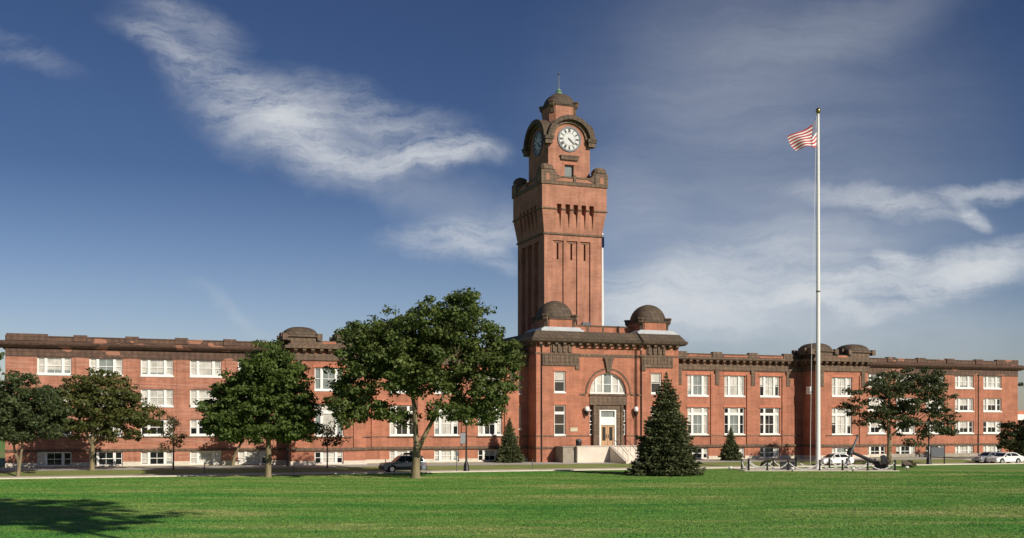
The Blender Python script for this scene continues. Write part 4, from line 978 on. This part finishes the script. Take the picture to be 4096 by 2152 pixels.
for k in range(5): b.box(-.42, -.04, -.57, -.551, .0+k*.09, .04+k*.09, 'white_metal')
o = b.build('air_conditioner'); o.location = bw(102.8, -2.0, 9.85); o.rotation_euler = (0, 0, A); tag(o, 'white box unit fixed high on the shaded side wall behind the flagpole', 'air conditioner')

# ================================================================== FLAGPOLES, FLAGS
fpx, fpy = 34.36, 124.6
fp = empty('flagpole', (fpx, fpy, 0), 0, 'tall white flagpole with gold ball on the lawn right of the entrance', 'flagpole')
b = MB(); b.tube([(0, 0, 0), (0, 0, 8), (0, 0, 20), (0, 0, 30), (0, 0, 39.9)], [.26, .24, .21, .18, .14], 'white_metal', 16); b.build('pole', fp, smooth=True)
b = MB(); b.lathe([(.42, 0), (.42, .12), (.32, .3), (.28, .4)], (0, 0, 0), 'white_metal', 16); b.build('base_collar', fp, smooth=True)
b = MB(); b.lathe([(.24, 0), (.24, .16)], (0, 0, 19.9), 'dark_grey_metal', 12); b.build('collar', fp)
b = MB(); b.lathe([(.05, 0), (.16, .06), (.24, .2), (.27, .36), (.24, .52), (.14, .66), (.02, .7)], (0, 0, 39.9), 'gold', 14); b.build('ball_finial', fp, smooth=True)
b = MB(); b.tube([(-.22, -.1, 39.6), (-.75, -.3, 18), (-.95, -.35, 4), (-.98, -.35, .3)], .022, 'white_metal', 5); b.build('halyard', fp)
def flag_surface(s, t):
    fold = .40
    if s < fold: x = -.70*(s/fold); y = -.9*(s/fold)
    else: q = (s-fold)/(1-fold); x = -.70-2.65*q*(1-.42*t**1.5); y = -.9+.5*q+.10*math.sin(q*7+t*2)
    z = -3.3*t - (2.3*(1-t)**.8*s**.9 + .35*t*s) + .12*math.sin(s*8+t*3)
    y += .06*math.sin(s*11-t*4)
    return Vector((x, y, z))
fg = MB(); NS, NT = 40, 26
for i in range(NS):
    for j in range(NT):
        s, t = (i+.5)/NS, (j+.5)/NT
        mt = 'flag_blue' if (s < .4 and t < 7/13) else ('flag_red' if int(t*13) % 2 == 0 else 'flag_white')
        fg.face([flag_surface(i/NS, j/NT), flag_surface((i+1)/NS, j/NT), flag_surface((i+1)/NS, (j+1)/NT), flag_surface(i/NS, (j+1)/NT)], mt)
def offs(s, t, d):
    e = .01; p = flag_surface(s, t); n = (flag_surface(s+e, t)-p).cross(flag_surface(s, t+e)-p).normalized(); return p+n*d
for r_ in range(9):
    for c_ in range(6 if r_ % 2 == 0 else 5):
        s = (.033+.0667*c_)+(0 if r_ % 2 == 0 else .033); t = (r_+.75)*(7/13)/9.4
        for d in (-.008, .008):
            fg.face([offs(s-.012*math.sin(2*math.pi*k/5*2)*1.0, t-.02*math.cos(2*math.pi*k/5*2), d) for k in (0, 3, 1, 4, 2)], 'flag_white')
o = fg.build('national_flag', smooth=True); o.location = (fpx-.20, fpy, 39.5); tag(o, 'red and white striped flag with blue canton flying at the flagpole top', 'flag')
f2 = empty('flagpole', (14.35, 176.5, 0), 0, 'white flagpole rising behind the right edge of the clock tower', 'flagpole')
b = MB(); b.tube([(0, 0, 0), (0, 0, 20), (0, 0, 35.2)], [.32, .27, .15], 'white_metal', 14); b.build('pole', f2, smooth=True)
b = MB(); b.lathe([(.05, 0), (.2, .12), (.2, .3), (.02, .42)], (0, 0, 35.2), 'white_metal', 10); b.build('ball_finial', f2, smooth=True)
fb = MB()
S2 = lambda s, t: Vector((.42-1.6*s, -.42+.3*math.sin(s*6), -1.75*t-.55*s*(1-t)+.08*math.sin(s*7)))
for i in range(14):
    for j in range(8): fb.face([S2(i/14, j/8), S2((i+1)/14, j/8), S2((i+1)/14, (j+1)/8), S2(i/14, (j+1)/8)], 'flag_blue')
o = fb.build('blue_flag', smooth=True); o.location = (14.35-.16, 176.4, 34.9); tag(o, 'small navy flag half hidden behind the clock tower', 'flag')

# ================================================================== ANCHOR PLOT
pd = MB(); pd.box(25.2, 42.0, 120.2, 127.0, -.2, .06, 'concrete'); struct(pd.build('pavement'))
an = empty('ship_anchor', (40.9, 121.8, .06), 0, 'large black ship anchor with grey stock resting on the concrete plot', 'anchor')
H0, C0 = Vector((-3.5, .6, 1.95)), Vector((.0, -.2, .35))
sd = (C0-H0).normalized(); sk = Vector((.72, .9, 1.9)); sk = (sk - sd*sk.dot(sd)).normalized(); aa = sd.cross(sk).normalized()
b = MB(); b.tube([H0, H0.lerp(C0, .5), C0], [.15, .20, .26], 'black_metal', 8); b.tube([H0-sd*.1-sk*.32, H0-sd*.1+sk*.32], .34, 'black_metal', 8); b.build('shank', an, smooth=True)
b = MB(); b.tube([H0-sk*2.05, H0-sk*.4, H0+sk*.4, H0+sk*2.1], [.09, .13, .13, .10], 'dark_grey_metal', 8); b.lathe([(.03, 0), (.16, .1), (.16, .22), (.03, .3)], tuple(H0+sk*2.05), 'dark_grey_metal', 8); b.build('stock', an, smooth=True)
b = MB()
for i in range(14):
    t0, t1 = 2*math.pi*i/14, 2*math.pi*(i+1)/14; cc = H0-sd*.48
    b.tube([cc+(sd*math.cos(t0)+aa*math.sin(t0))*.30, cc+(sd*math.cos(t1)+aa*math.sin(t1))*.30], .06, 'black_metal', 6)
b.build('ring', an)
for sg_ in (-1, 1):
    b = MB(); pts = [C0 + aa*sg_*1.35*math.sin(q*1.25) - sd*1.3*(1-math.cos(q*1.25)) + Vector((0, 0, .0)) for q in (0, .33, .66, 1.0)]
    pts = [Vector((p.x+.25*abs(i)/3, p.y, max(p.z, .14))) for i, p in enumerate(pts)]
    b.tube(pts, [.25, .21, .16, .08], 'black_metal', 8); b.build('anchor_arm', an, smooth=True)
    f = MB(); e = pts[3]; q = pts[2]; di = (e-q).normalized()
    f.prism([(-.75, -.0), (-.35, .46), (.15, .40), (.5, 0), (.15, -.40), (-.35, -.46)], lambda p, r_, t: tuple(e+di*p+sk*r_+(di.cross(sk))*t), -.07, .07, 'black_metal'); f.build('fluke', an)
# bollards and painted chain
bp = [(25.7, 120.6), (27.7, 120.5), (30.0, 120.6), (33.4, 120.5), (35.9, 120.6), (38.6, 120.5), (41.6, 120.6), (41.7, 123.8), (41.4, 126.6), (38.2, 126.7), (36.2, 126.6), (32.4, 126.7), (29.8, 126.6), (27.0, 126.7), (25.6, 123.7)]
where = ['front left corner', 'front edge second from left', 'front edge third from left', 'front edge left of the flagpole', 'front edge right of the flagpole', 'front edge under the anchor stock', 'front right corner', 'right edge', 'back right corner', 'back edge behind the anchor', 'back edge right of the flagpole', 'back edge left of the flagpole', 'back edge third from left', 'back left corner', 'left edge']
proto = None
for (x, y), wv in zip(bp, where):
    if proto is None:
        proto = empty('bollard', (x, y, .06))
        b = MB(); b.lathe([(.16, 0), (.16, .08), (.10, .12), (.09, .82), (.12, .86), (.12, .92)], (0, 0, 0), 'black_metal', 10); b.build('post', proto, smooth=True)
        b = MB(); b.lathe([(.05, .92), (.13, 1.0), (.12, 1.1), (.02, 1.16)], (0, 0, 0), 'black_metal', 10); b.build('cap', proto, smooth=True); o = proto
    else: o = copy_tree(proto); o.location = (x, y, .06)
    tag(o, 'black chain bollard of the anchor plot, '+wv, 'bollard', 'bollards round the anchor plot')
for i in range(len(bp)):
    a, c = Vector((*bp[i], .98)), Vector((*bp[(i+1) % len(bp)], .98)); L = (c-a).length; sag = min(.82, .30*L)
    b = MB(); n = 14; pts = [a.lerp(c, k/n)-Vector((0, 0, sag*4*(k/n)*(1-k/n))) for k in range(n+1)]
    for k in range(n): b.tube([pts[k], pts[k+1]], .070 if k % 2 else .05, 'white_metal', 6)
    o = b.build('chain'); o.data.materials[0] = MATS['chain_paint']; tag(o, 'white chain from the bollard, '+where[i]+', to the '+('right' if i < 6 else 'back' if i < 8 else 'left' if i < 13 else 'front'), 'chain', 'white chains round the anchor plot')
b = MB(); b.box(-.8, .8, -.25, .25, .0, .62, 'cladding'); b.prism([(-.3, .62), (.3, .62), (.3, .86), (-.3, .66)], lambda p, q, t: (t, p, q), -.85, .85, 'cladding'); o = b.build('memorial_plinth'); o.location = (30.6, 123.2, .06); tag(o, 'dark low memorial block on the plot left of the flagpole', 'memorial')
for x, y, lab in ((30.1, 119.2, 'small white ground light on the grass before the dark memorial block'), (36.7, 119.5, 'small white ground light on the grass below the anchor stock'), (43.6, 122.6, 'small white ground light right of the anchor'), (23.9, 121.5, 'small white ground light left of the concrete plot')):
    g_ = empty('ground_light', (x, y, 0), 0, lab, 'ground light', 'ground lights round the plot')
    b = MB(); b.lathe([(.10, 0), (.10, .1), (.05, .12), (.05, .2)], (0, 0, 0), 'dark_grey_metal', 8); b.build('stake', g_)
    b = MB(); b.lathe([(.06, .2), (.20, .24), (.22, .40), (.15, .46)], (0, 0, 0), 'white_metal', 10); b.build('lamp_head', g_)

# ================================================================== LAMPS, POSTS, SIGNS
def lamp(x, y, lab, banner):
    r_ = empty('street_lamp', (x, y, 0), 0, lab, 'street lamp', 'black lamp posts along the drive')
    b = MB(); b.lathe([(.36, 0), (.36, .12), (.30, .2), (.27, .75), (.16, 1.05), (.11, 1.25), (.085, 3.0), (.07, 4.95), (.15, 5.0), (.15, 5.08), (.05, 5.12)], (0, 0, 0), 'black_metal', 14); b.build('lamp_post', r_, smooth=True)
    b = MB(); b.lathe([(.12, 5.1), (.22, 5.2), (.27, 5.4), (.24, 5.6)], (0, 0, 0), 'opal', 12); b.build('globe', r_, smooth=True)
    b = MB(); b.lathe([(.29, 5.6), (.25, 5.68), (.10, 5.82), (.03, 6.0)], (0, 0, 0), 'black_metal', 12); b.build('lamp_cap', r_, smooth=True)
    if banner:
        b = MB(); b.box(-.62, -.1, -.012, .012, 3.0, 4.15, 'banner'); b.tube([(-.66, 0, 4.17), (0, 0, 4.17)], .025, 'black_metal', 6); b.tube([(-.66, 0, 2.98), (0, 0, 2.98)], .025, 'black_metal', 6); b.build('banner', r_)
lamp(-4.85, 117.8, 'black lamp post with grey banner right of the largest tree', True)
lamp(53.0, 141.2, 'black lamp post right of the open pine tree', False)
def post(x, y, z, h, lab, plate=None, group='thin posts along the drive'):
    r_ = empty('sign_post', (x, y, z), A, lab, 'post', group)
    b = MB(); b.tube([(0, 0, 0), (0, 0, h)], .045, 'dark_grey_metal', 6); b.build('post', r_)
    if plate: b = MB(); b.box(-plate[0]/2, plate[0]/2, -.075, -.05, h-plate[1], h, 'dark_grey_metal'); b.build('sign_plate', r_)
post(-5.85, 117.6, 0, 2.2, 'thin post with small dark plate beside the banner lamp post', (.32, .5))
post(-31.3, 113.0, 0, 1.15, 'thin short post before the basement windows left of the conical tree')
post(-22.2, 113.0, 0, 1.25, 'thin short post just right of the conical tree trunk')
post(-13.6, 119.4, 0, 1.3, 'thin short post left of the dark grey car')
post(2.3, 124.4, 0, 1.15, 'thin short post on the drive before the left entrance corner')
post(21.0, 129.0, 0, 1.2, 'thin short post right of the large spruce')
b = empty('notice_board', (55.0, 143.5, 0), A, 'dark notice board on two posts right of the open pine tree', 'notice board')
k = MB(); k.box(-1.1, 1.1, -.05, .05, .95, 2.15, 'dark_grey_metal'); k.build('panel', b)
for x in (-1.1, 1.1): k = MB(); k.box(x-.06, x+.06, -.06, .06, 0, 2.3, 'black_metal'); k.build('post', b)
b = empty('information_sign', (44.3, 124.8, 0), .3, 'small tilted brown sign on posts right of the anchor', 'sign')
k = MB(); k.prism([(-.3, .55), (.3, .95), (.3, 1.0), (-.3, .60)], lambda p, q, t: (t, p, q), -.5, .5, 'rust_sign' if 'rust_sign' in MATS else 'dark_bark'); k.build('panel', b)
for x in (-.35, .35): k = MB(); k.tube([(x, .05, 0), (x, .05, .78)], .05, 'dark_bark', 6); k.build('leg', b)

# ================================================================== CARS
def car(x, y, rz, lab, kind, paint):
    r_ = empty('parked_car', (x, y, .012), rz, lab, 'car', 'cars parked along the drive')
    W = .90
    if kind == 'suv':
        L0, wb, wr = 2.30, 1.38, .37
        top = [(2.30, .50), (2.32, .78), (2.20, .98), (1.02, 1.10), (.42, 1.70), (.2, 1.76), (-1.75, 1.76), (-1.95, 1.70), (-2.26, 1.12), (-2.32, .95), (-2.34, .50)]; zb, zr = 1.10, 1.70
        wins = [[(.90, 1.14), (.36, 1.66), (-.02, 1.66), (-.02, 1.14)], [(-.10, 1.14), (-.10, 1.66), (-.92, 1.66), (-.92, 1.14)], [(-1.0, 1.14), (-1.0, 1.66), (-1.82, 1.64), (-2.08, 1.16)]]; ws = ((.96, 1.14), (.46, 1.66)); rs = ((-2.22, 1.16), (-2.0, 1.64))
    else:
        L0, wb, wr = 2.28, 1.33, .33
        top = [(2.24, .40), (2.28, .62), (2.12, .80), (1.10, .95), (.38, 1.40), (.1, 1.47), (-.95, 1.45), (-1.25, 1.38), (-1.88, 1.02), (-2.22, .98), (-2.30, .70), (-2.26, .40)]; zb, zr = .96, 1.40
        wins = [[(.95, .99), (.32, 1.36), (-.18, 1.39), (-.18, .99)], [(-.26, .99), (-.26, 1.39), (-.92, 1.37), (-1.22, 1.28), (-1.50, 1.0)]]; ws = ((1.06, .98), (.42, 1.37)); rs = ((-1.82, 1.04), (-1.28, 1.36))
    bot = []
    for cx in (-wb, wb):
        bot += [(cx-wr-.07, .26)] + [(cx+(wr+.07)*math.cos(math.pi-math.pi*i/8), wr+(wr+.07)*math.sin(math.pi-math.pi*i/8)) for i in range(9)] + [(cx+wr+.07, .26)]
    poly = top + [(top[-1][0]+.05, .28)] + bot + [(top[0][0]-.05, .28)]
    def yy(z): return W if z <= zb else W-.22*(z-zb)/(zr-zb+.06)
    b = MB(); n = len(poly); o0 = len(b.v); k = b.mi(paint)
    b.v += [(p, -yy(q), q) for p, q in poly] + [(p, yy(q), q) for p, q in poly]
    b.f += [tuple(range(n)), tuple(range(2*n-1, n-1, -1))]; b.m += [k, k]
    for i in range(n): j = (i+1) % n; b.f.append((i, n+i, n+j, j)); b.m.append(k)
    bo = b.build('body', r_, bevel=.05)
    if kind == 'suv':
        c = MB()
        for s_ in (-1, 1): c.box(-wb+wr+.09, wb-wr-.09, s_*(W+.012)-.02, s_*(W+.012)+.02, .27, .62, 'cladding')
        c.box(2.22, 2.40, -.88, .88, .34, .70, 'cladding'); c.box(-2.42, -2.28, -.88, .88, .34, .72, 'cladding'); c.build('bumper', r_, bevel=.02)
        c = MB()
        for s_ in (-1, 1): c.tube([(.1, s_*.58, 1.77), (.05, s_*.58, 1.86), (-1.6, s_*.58, 1.86), (-1.65, s_*.58, 1.77)], .03, 'black_metal', 6)
        for q in (-.2, -1.3): c.tube([(q, -.58, 1.86), (q, .58, 1.86)], .025, 'black_metal', 6)
        c.box(-1.3, -.2, -.42, .42, 1.885, 2.05, 'cladding'); c.build('roof_rack', r_, bevel=.03)
    for w_ in wins:
        for s_ in (-1, 1):
            c = MB(); c.face([(p, s_*(yy(q)+.006), q) for p, q in (w_ if s_ > 0 else w_[::-1])], 'car_glass'); c.build('side_window', r_)
    for nm, (p0, p1) in (('windscreen', ws), ('rear_window', rs)):
        sg_ = 1 if nm == 'windscreen' else -1
        c = MB(); c.face([(p0[0]+.02*sg_, -W+.10, p0[1]+.012), (p0[0]+.02*sg_, W-.10, p0[1]+.012), (p1[0]+.02*sg_, yy(p1[1])-.08, p1[1]+.012), (p1[0]+.02*sg_, -yy(p1[1])+.08, p1[1]+.012)], 'car_glass'); c.build(nm, r_)
    hz = top[1][1]-.02
    for s_ in (-1, 1):
        c = MB(); c.box(top[1][0]-.14, top[1][0]+.02, s_*.68-.17, s_*.68+.17, hz-.08, hz+.08, 'lamp_clear'); c.build('headlight', r_, bevel=.02)
        c = MB(); c.box(top[-2][0]-.03, top[-2][0]+.10, s_*.76-.12, s_*.76+.12, .72, .95, 'lamp_red'); c.build('tail_light', r_, bevel=.02)
        c = MB(); c.box(.62, .82, s_*(W+.10)-.09, s_*(W+.10)+.09, zb-.02, zb+.13, paint); c.build('wing_mirror', r_, bevel=.02)
        for cx in (-wb, wb):
            Wm = lambda p, q, t: (cx+p, t, wr+q)
            c = MB(); N = 18; c.prism([(wr*math.cos(2*math.pi*i/N), wr*math.sin(2*math.pi*i/N)) for i in range(N)], Wm, s_*(W-.22), s_*(W+.004), 'tyre'); wo = c.build('wheel', r_)
            c = MB(); c.prism([(wr*.64*math.cos(2*math.pi*i/N), wr*.64*math.sin(2*math.pi*i/N)) for i in range(N)], Wm, s_*(W-.1), s_*(W+.014), 'rim'); c.build('rim', wo)
    return r_
car(-11.5, 116.9, A+math.pi, 'dark grey and silver off-road car with roof rack behind the largest trunk', 'suv', 'car_silver')
car(*bw(120, -20)[:2], A+math.pi, 'white sedan parked at the far right end of the drive', 'sedan', 'car_white')
car(*bw(120.3, -17)[:2], A+math.pi, 'silver grey sedan just left of the white sedan at far right', 'sedan', 'car_grey')
car(40.2, 138.4, A+math.pi, 'white car parked behind the flagpole and anchor', 'sedan', 'car_white')

# ================================================================== SMALL BUILDING AT RIGHT
sb = empty('annex_building', (88.0, 182.0, .3), A, 'low brick annex with white fascia past the right end of the building', 'building')
b = MB(); face_wall(b, lambda a, z, d: (a, d, z), -7, 14, 0, 5.6, [(-5.5, -2.5, 1.2, 4.0), (-1, 2, 1.2, 4.0)], 'brick', .3); b.box(-7, 14, 0, 10, 0, 5.6, 'brick', 'fbt'); b.build('wall', sb)
b = MB(); b.box(-7.6, 14.6, -.8, 10.6, 5.6, 6.5, 'white_paint'); b.build('fascia', sb)
b = MB(); b.box(-7.2, 14.2, -.4, 10.2, 6.5, 7.1, 'red_lintel'); b.build('roof', sb)
b = MB()
for x in (-5.5, -1): b.face([(x, .2, 1.2), (x+3, .2, 1.2), (x+3, .2, 4.0), (x, .2, 4.0)], 'glass')
b.build('window', sb)

# ================================================================== SKY, SUN, CAMERA
SUN_EL = R(29); sx, sy = math.sin(R(42)), -math.cos(R(42))
wld = bpy.data.worlds.new('World'); scene.world = wld; wld.use_nodes = True; nt = wld.node_tree
bg = nt.nodes['Background']
sky = nd(nt, 'ShaderNodeTexSky', sky_type='NISHITA'); sky.sun_disc = False; sky.sun_elevation = SUN_EL
sky.sun_rotation = math.atan2(sx, sy); sky.altitude = 100; sky.air_density = 1.0; sky.dust_density = .6; sky.ozone_density = 2.0
SKY = .11
bg.inputs['Strength'].default_value = SKY
dirv = nd(nt, 'ShaderNodeTexCoord').outputs['Generated']
sp = nd(nt, 'ShaderNodeSeparateXYZ'); ln(nt, dirv, sp.inputs[0])
yv = mth(nt, 'MAXIMUM', mth(nt, 'ABSOLUTE', sp.outputs[1]), .08)
U = mth(nt, 'MULTIPLY', mth(nt, 'DIVIDE', sp.outputs[0], yv), 2.792); V = mth(nt, 'MULTIPLY', mth(nt, 'DIVIDE', sp.outputs[2], yv), 2.792)
cb = nd(nt, 'ShaderNodeCombineXYZ'); ln(nt, U, cb.inputs[0]); ln(nt, V, cb.inputs[1]); uv = cb.outputs[0]
# domain warp
wn = nd(nt, 'ShaderNodeTexNoise'); wn.inputs['Scale'].default_value = 3.2; wn.inputs['Detail'].default_value = 6; wn.inputs['Roughness'].default_value = .6; ln(nt, uv, wn.inputs['Vector'])
wv = nd(nt, 'ShaderNodeVectorMath', operation='SUBTRACT'); ln(nt, wn.outputs['Color'], wv.inputs[0]); wv.inputs[1].default_value = (.5, .5, .5)
ws_ = nd(nt, 'ShaderNodeVectorMath', operation='SCALE'); ln(nt, wv.outputs[0], ws_.inputs[0]); ws_.inputs['Scale'].default_value = .17
wa = nd(nt, 'ShaderNodeVectorMath', operation='ADD'); ln(nt, uv, wa.inputs[0]); ln(nt, ws_.outputs[0], wa.inputs[1]); uvw = wa.outputs[0]
def stroke(px, py, a, b, ang, amp, soft=0.0):
    v = mapping(nt, uvw, (a/1000, b/1000, 1), (px/1000-1.2875, 1.073-py/1000, 0), (0, 0, R(ang)), 'TEXTURE')
    l = nd(nt, 'ShaderNodeVectorMath', operation='LENGTH'); ln(nt, v, l.inputs[0])
    m = nd(nt, 'ShaderNodeMapRange', interpolation_type='SMOOTHSTEP'); ln(nt, l.outputs['Value'], m.inputs[0])
    m.inputs[1].default_value = 1.0; m.inputs[2].default_value = soft; m.inputs[3].default_value = 0; m.inputs[4].default_value = amp
    return m.outputs[0]
def addall(l):
    t = l[0]
    for x in l[1:]: t = mth(nt, 'ADD', t, x)
    return t
left = mth(nt, 'MULTIPLY', .84, addall([stroke(600, 225, 430, 125, -36, .50), stroke(735, 290, 190, 110, -30, .5), stroke(390, 110, 170, 60, -20, .3), stroke(960, 395, 370, 62, 0, .66), stroke(1120, 390, 190, 48, 4, .66), stroke(880, 250, 260, 80, -25, .3), stroke(760, 330, 420, 150, -22, .42), stroke(1060, 330, 260, 90, -20, .30), stroke(480, 40, 200, 60, -15, .25), stroke(1160, 590, 300, 75, 8, .62), stroke(1230, 640, 150, 55, -25, .35), stroke(60, 120, 200, 50, -30, .16)]))
right = addall([stroke(1820, 720, 520, 170, 12, .44), stroke(1650, 770, 360, 120, 0, .36), stroke(2230, 520, 320, 42, -10, .46), stroke(2440, 548, 70, 36, -40, .6), stroke(2480, 490, 240, 40, 8, .46), stroke(2260, 660, 115, 34, -10, .85), stroke(2470, 670, 250, 62, 22, .75), stroke(2150, 720, 330, 60, 10, .62), stroke(2080, 760, 200, 36, -18, .55), stroke(2350, 740, 360, 60, 14, .5)])
veil = addall([stroke(1950, 420, 800, 760, -18, .17), stroke(1820, 180, 380, 360, 25, .09), stroke(1980, 640, 620, 240, 0, .18), stroke(2150, 60, 420, 130, 15, .14), stroke(1560, 520, 240, 200, 20, .16), stroke(1950, 800, 700, 130, 4, .22), stroke(2350, 840, 500, 100, 0, .14), stroke(560, 780, 180, 30, -35, .12), stroke(1150, 520, 300, 110, -10, .18), stroke(760, 330, 420, 150, -22, .16)])
fa = noise(nt, mapping(nt, uvw, (3.0, 17, 1), rot=(0, 0, R(-22))), 1.0, 10, .7); fb_ = noise(nt, mapping(nt, uvw, (1.6, 13, 1), (4, 2, 0), (0, 0, R(-12))), 1.0, 10, .7)
fine = noise(nt, mapping(nt, uvw, (9, 14, 1), (1, 5, 0)), 1.0, 8, .7)
def fib(f, lo, hi):
    m = nd(nt, 'ShaderNodeMapRange'); ln(nt, mth(nt, 'ADD', mth(nt, 'MULTIPLY', f, .68), mth(nt, 'MULTIPLY', fine, .32)), m.inputs[0]); m.inputs[1].default_value = lo; m.inputs[2].default_value = hi; m.inputs[3].default_value = 0.05; m.inputs[4].default_value = 1.35; return m.outputs[0]
soft = nd(nt, 'ShaderNodeMapRange'); ln(nt, fb_, soft.inputs[0]); soft.inputs[1].default_value = .2; soft.inputs[2].default_value = .75; soft.inputs[3].default_value = .55; soft.inputs[4].default_value = 1.2
dens = mth(nt, 'ADD', mth(nt, 'MULTIPLY', veil, soft.outputs[0]), mth(nt, 'MULTIPLY', left, mth(nt, 'MULTIPLY', fib(fa, .38, .66), 1.2)))
dens = mth(nt, 'ADD', dens, mth(nt, 'MULTIPLY', right, mth(nt, 'MULTIPLY', fib(fb_, .36, .62), 1.45)))
fwd = nd(nt, 'ShaderNodeMapRange'); ln(nt, sp.outputs[1], fwd.inputs[0]); fwd.inputs[1].default_value = .0; fwd.inputs[2].default_value = .3
dens = mth(nt, 'SUBTRACT', 1.0, mth(nt, 'EXPONENT', mth(nt, 'MULTIPLY', mth(nt, 'MULTIPLY', dens, fwd.outputs[0]), -1.4)))
elr = nd(nt, 'ShaderNodeMapRange'); ln(nt, sp.outputs[2], elr.inputs[0]); elr.inputs[1].default_value = 0.0; elr.inputs[2].default_value = .42
tint = ramp(nt, elr.outputs[0], [(0.0, (.74, .68, .72)), (.22, (.575, .57, .68)), (.52, (.262, .314, .445)), (.85, (.235, .285, .415)), (1.0, (.235, .285, .41))])
skyc = mix(nt, 1.0, sky.outputs[0], tint, 'MULTIPLY')
cc_ = .70/SKY
ln(nt, mix(nt, dens, skyc, (cc_*.965, cc_, cc_*1.035)), bg.inputs['Color'])

sl = bpy.data.lights.new('sun', 'SUN'); sl.energy = 5.0; sl.angle = R(.5); sl.color = (1.0, .90, .77)
so = bpy.data.objects.new('sun', sl); col.objects.link(so)
dv = Vector((sx*math.cos(SUN_EL), sy*math.cos(SUN_EL), math.sin(SUN_EL))); so.rotation_euler = dv.to_track_quat('Z', 'Y').to_euler(); so.location = dv*200

cam = bpy.data.cameras.new('camera'); co = bpy.data.objects.new('camera', cam); col.objects.link(co)
co.location = (0, 0, 4.8); co.rotation_euler = (R(90), 0, 0); cam.sensor_width = 36; cam.lens = 4441/4096*36
cam.shift_y = (1707-1076)/4096; cam.clip_end = 6000; cam.clip_start = .5
scene.camera = co
vs = scene.view_settings; vs.view_transform = 'Standard'; vs.look = 'None'; vs.exposure = 0.0; vs.gamma = 1
scene.render.engine = 'CYCLES'; scene.cycles.max_bounces = 6; scene.cycles.use_denoising = True
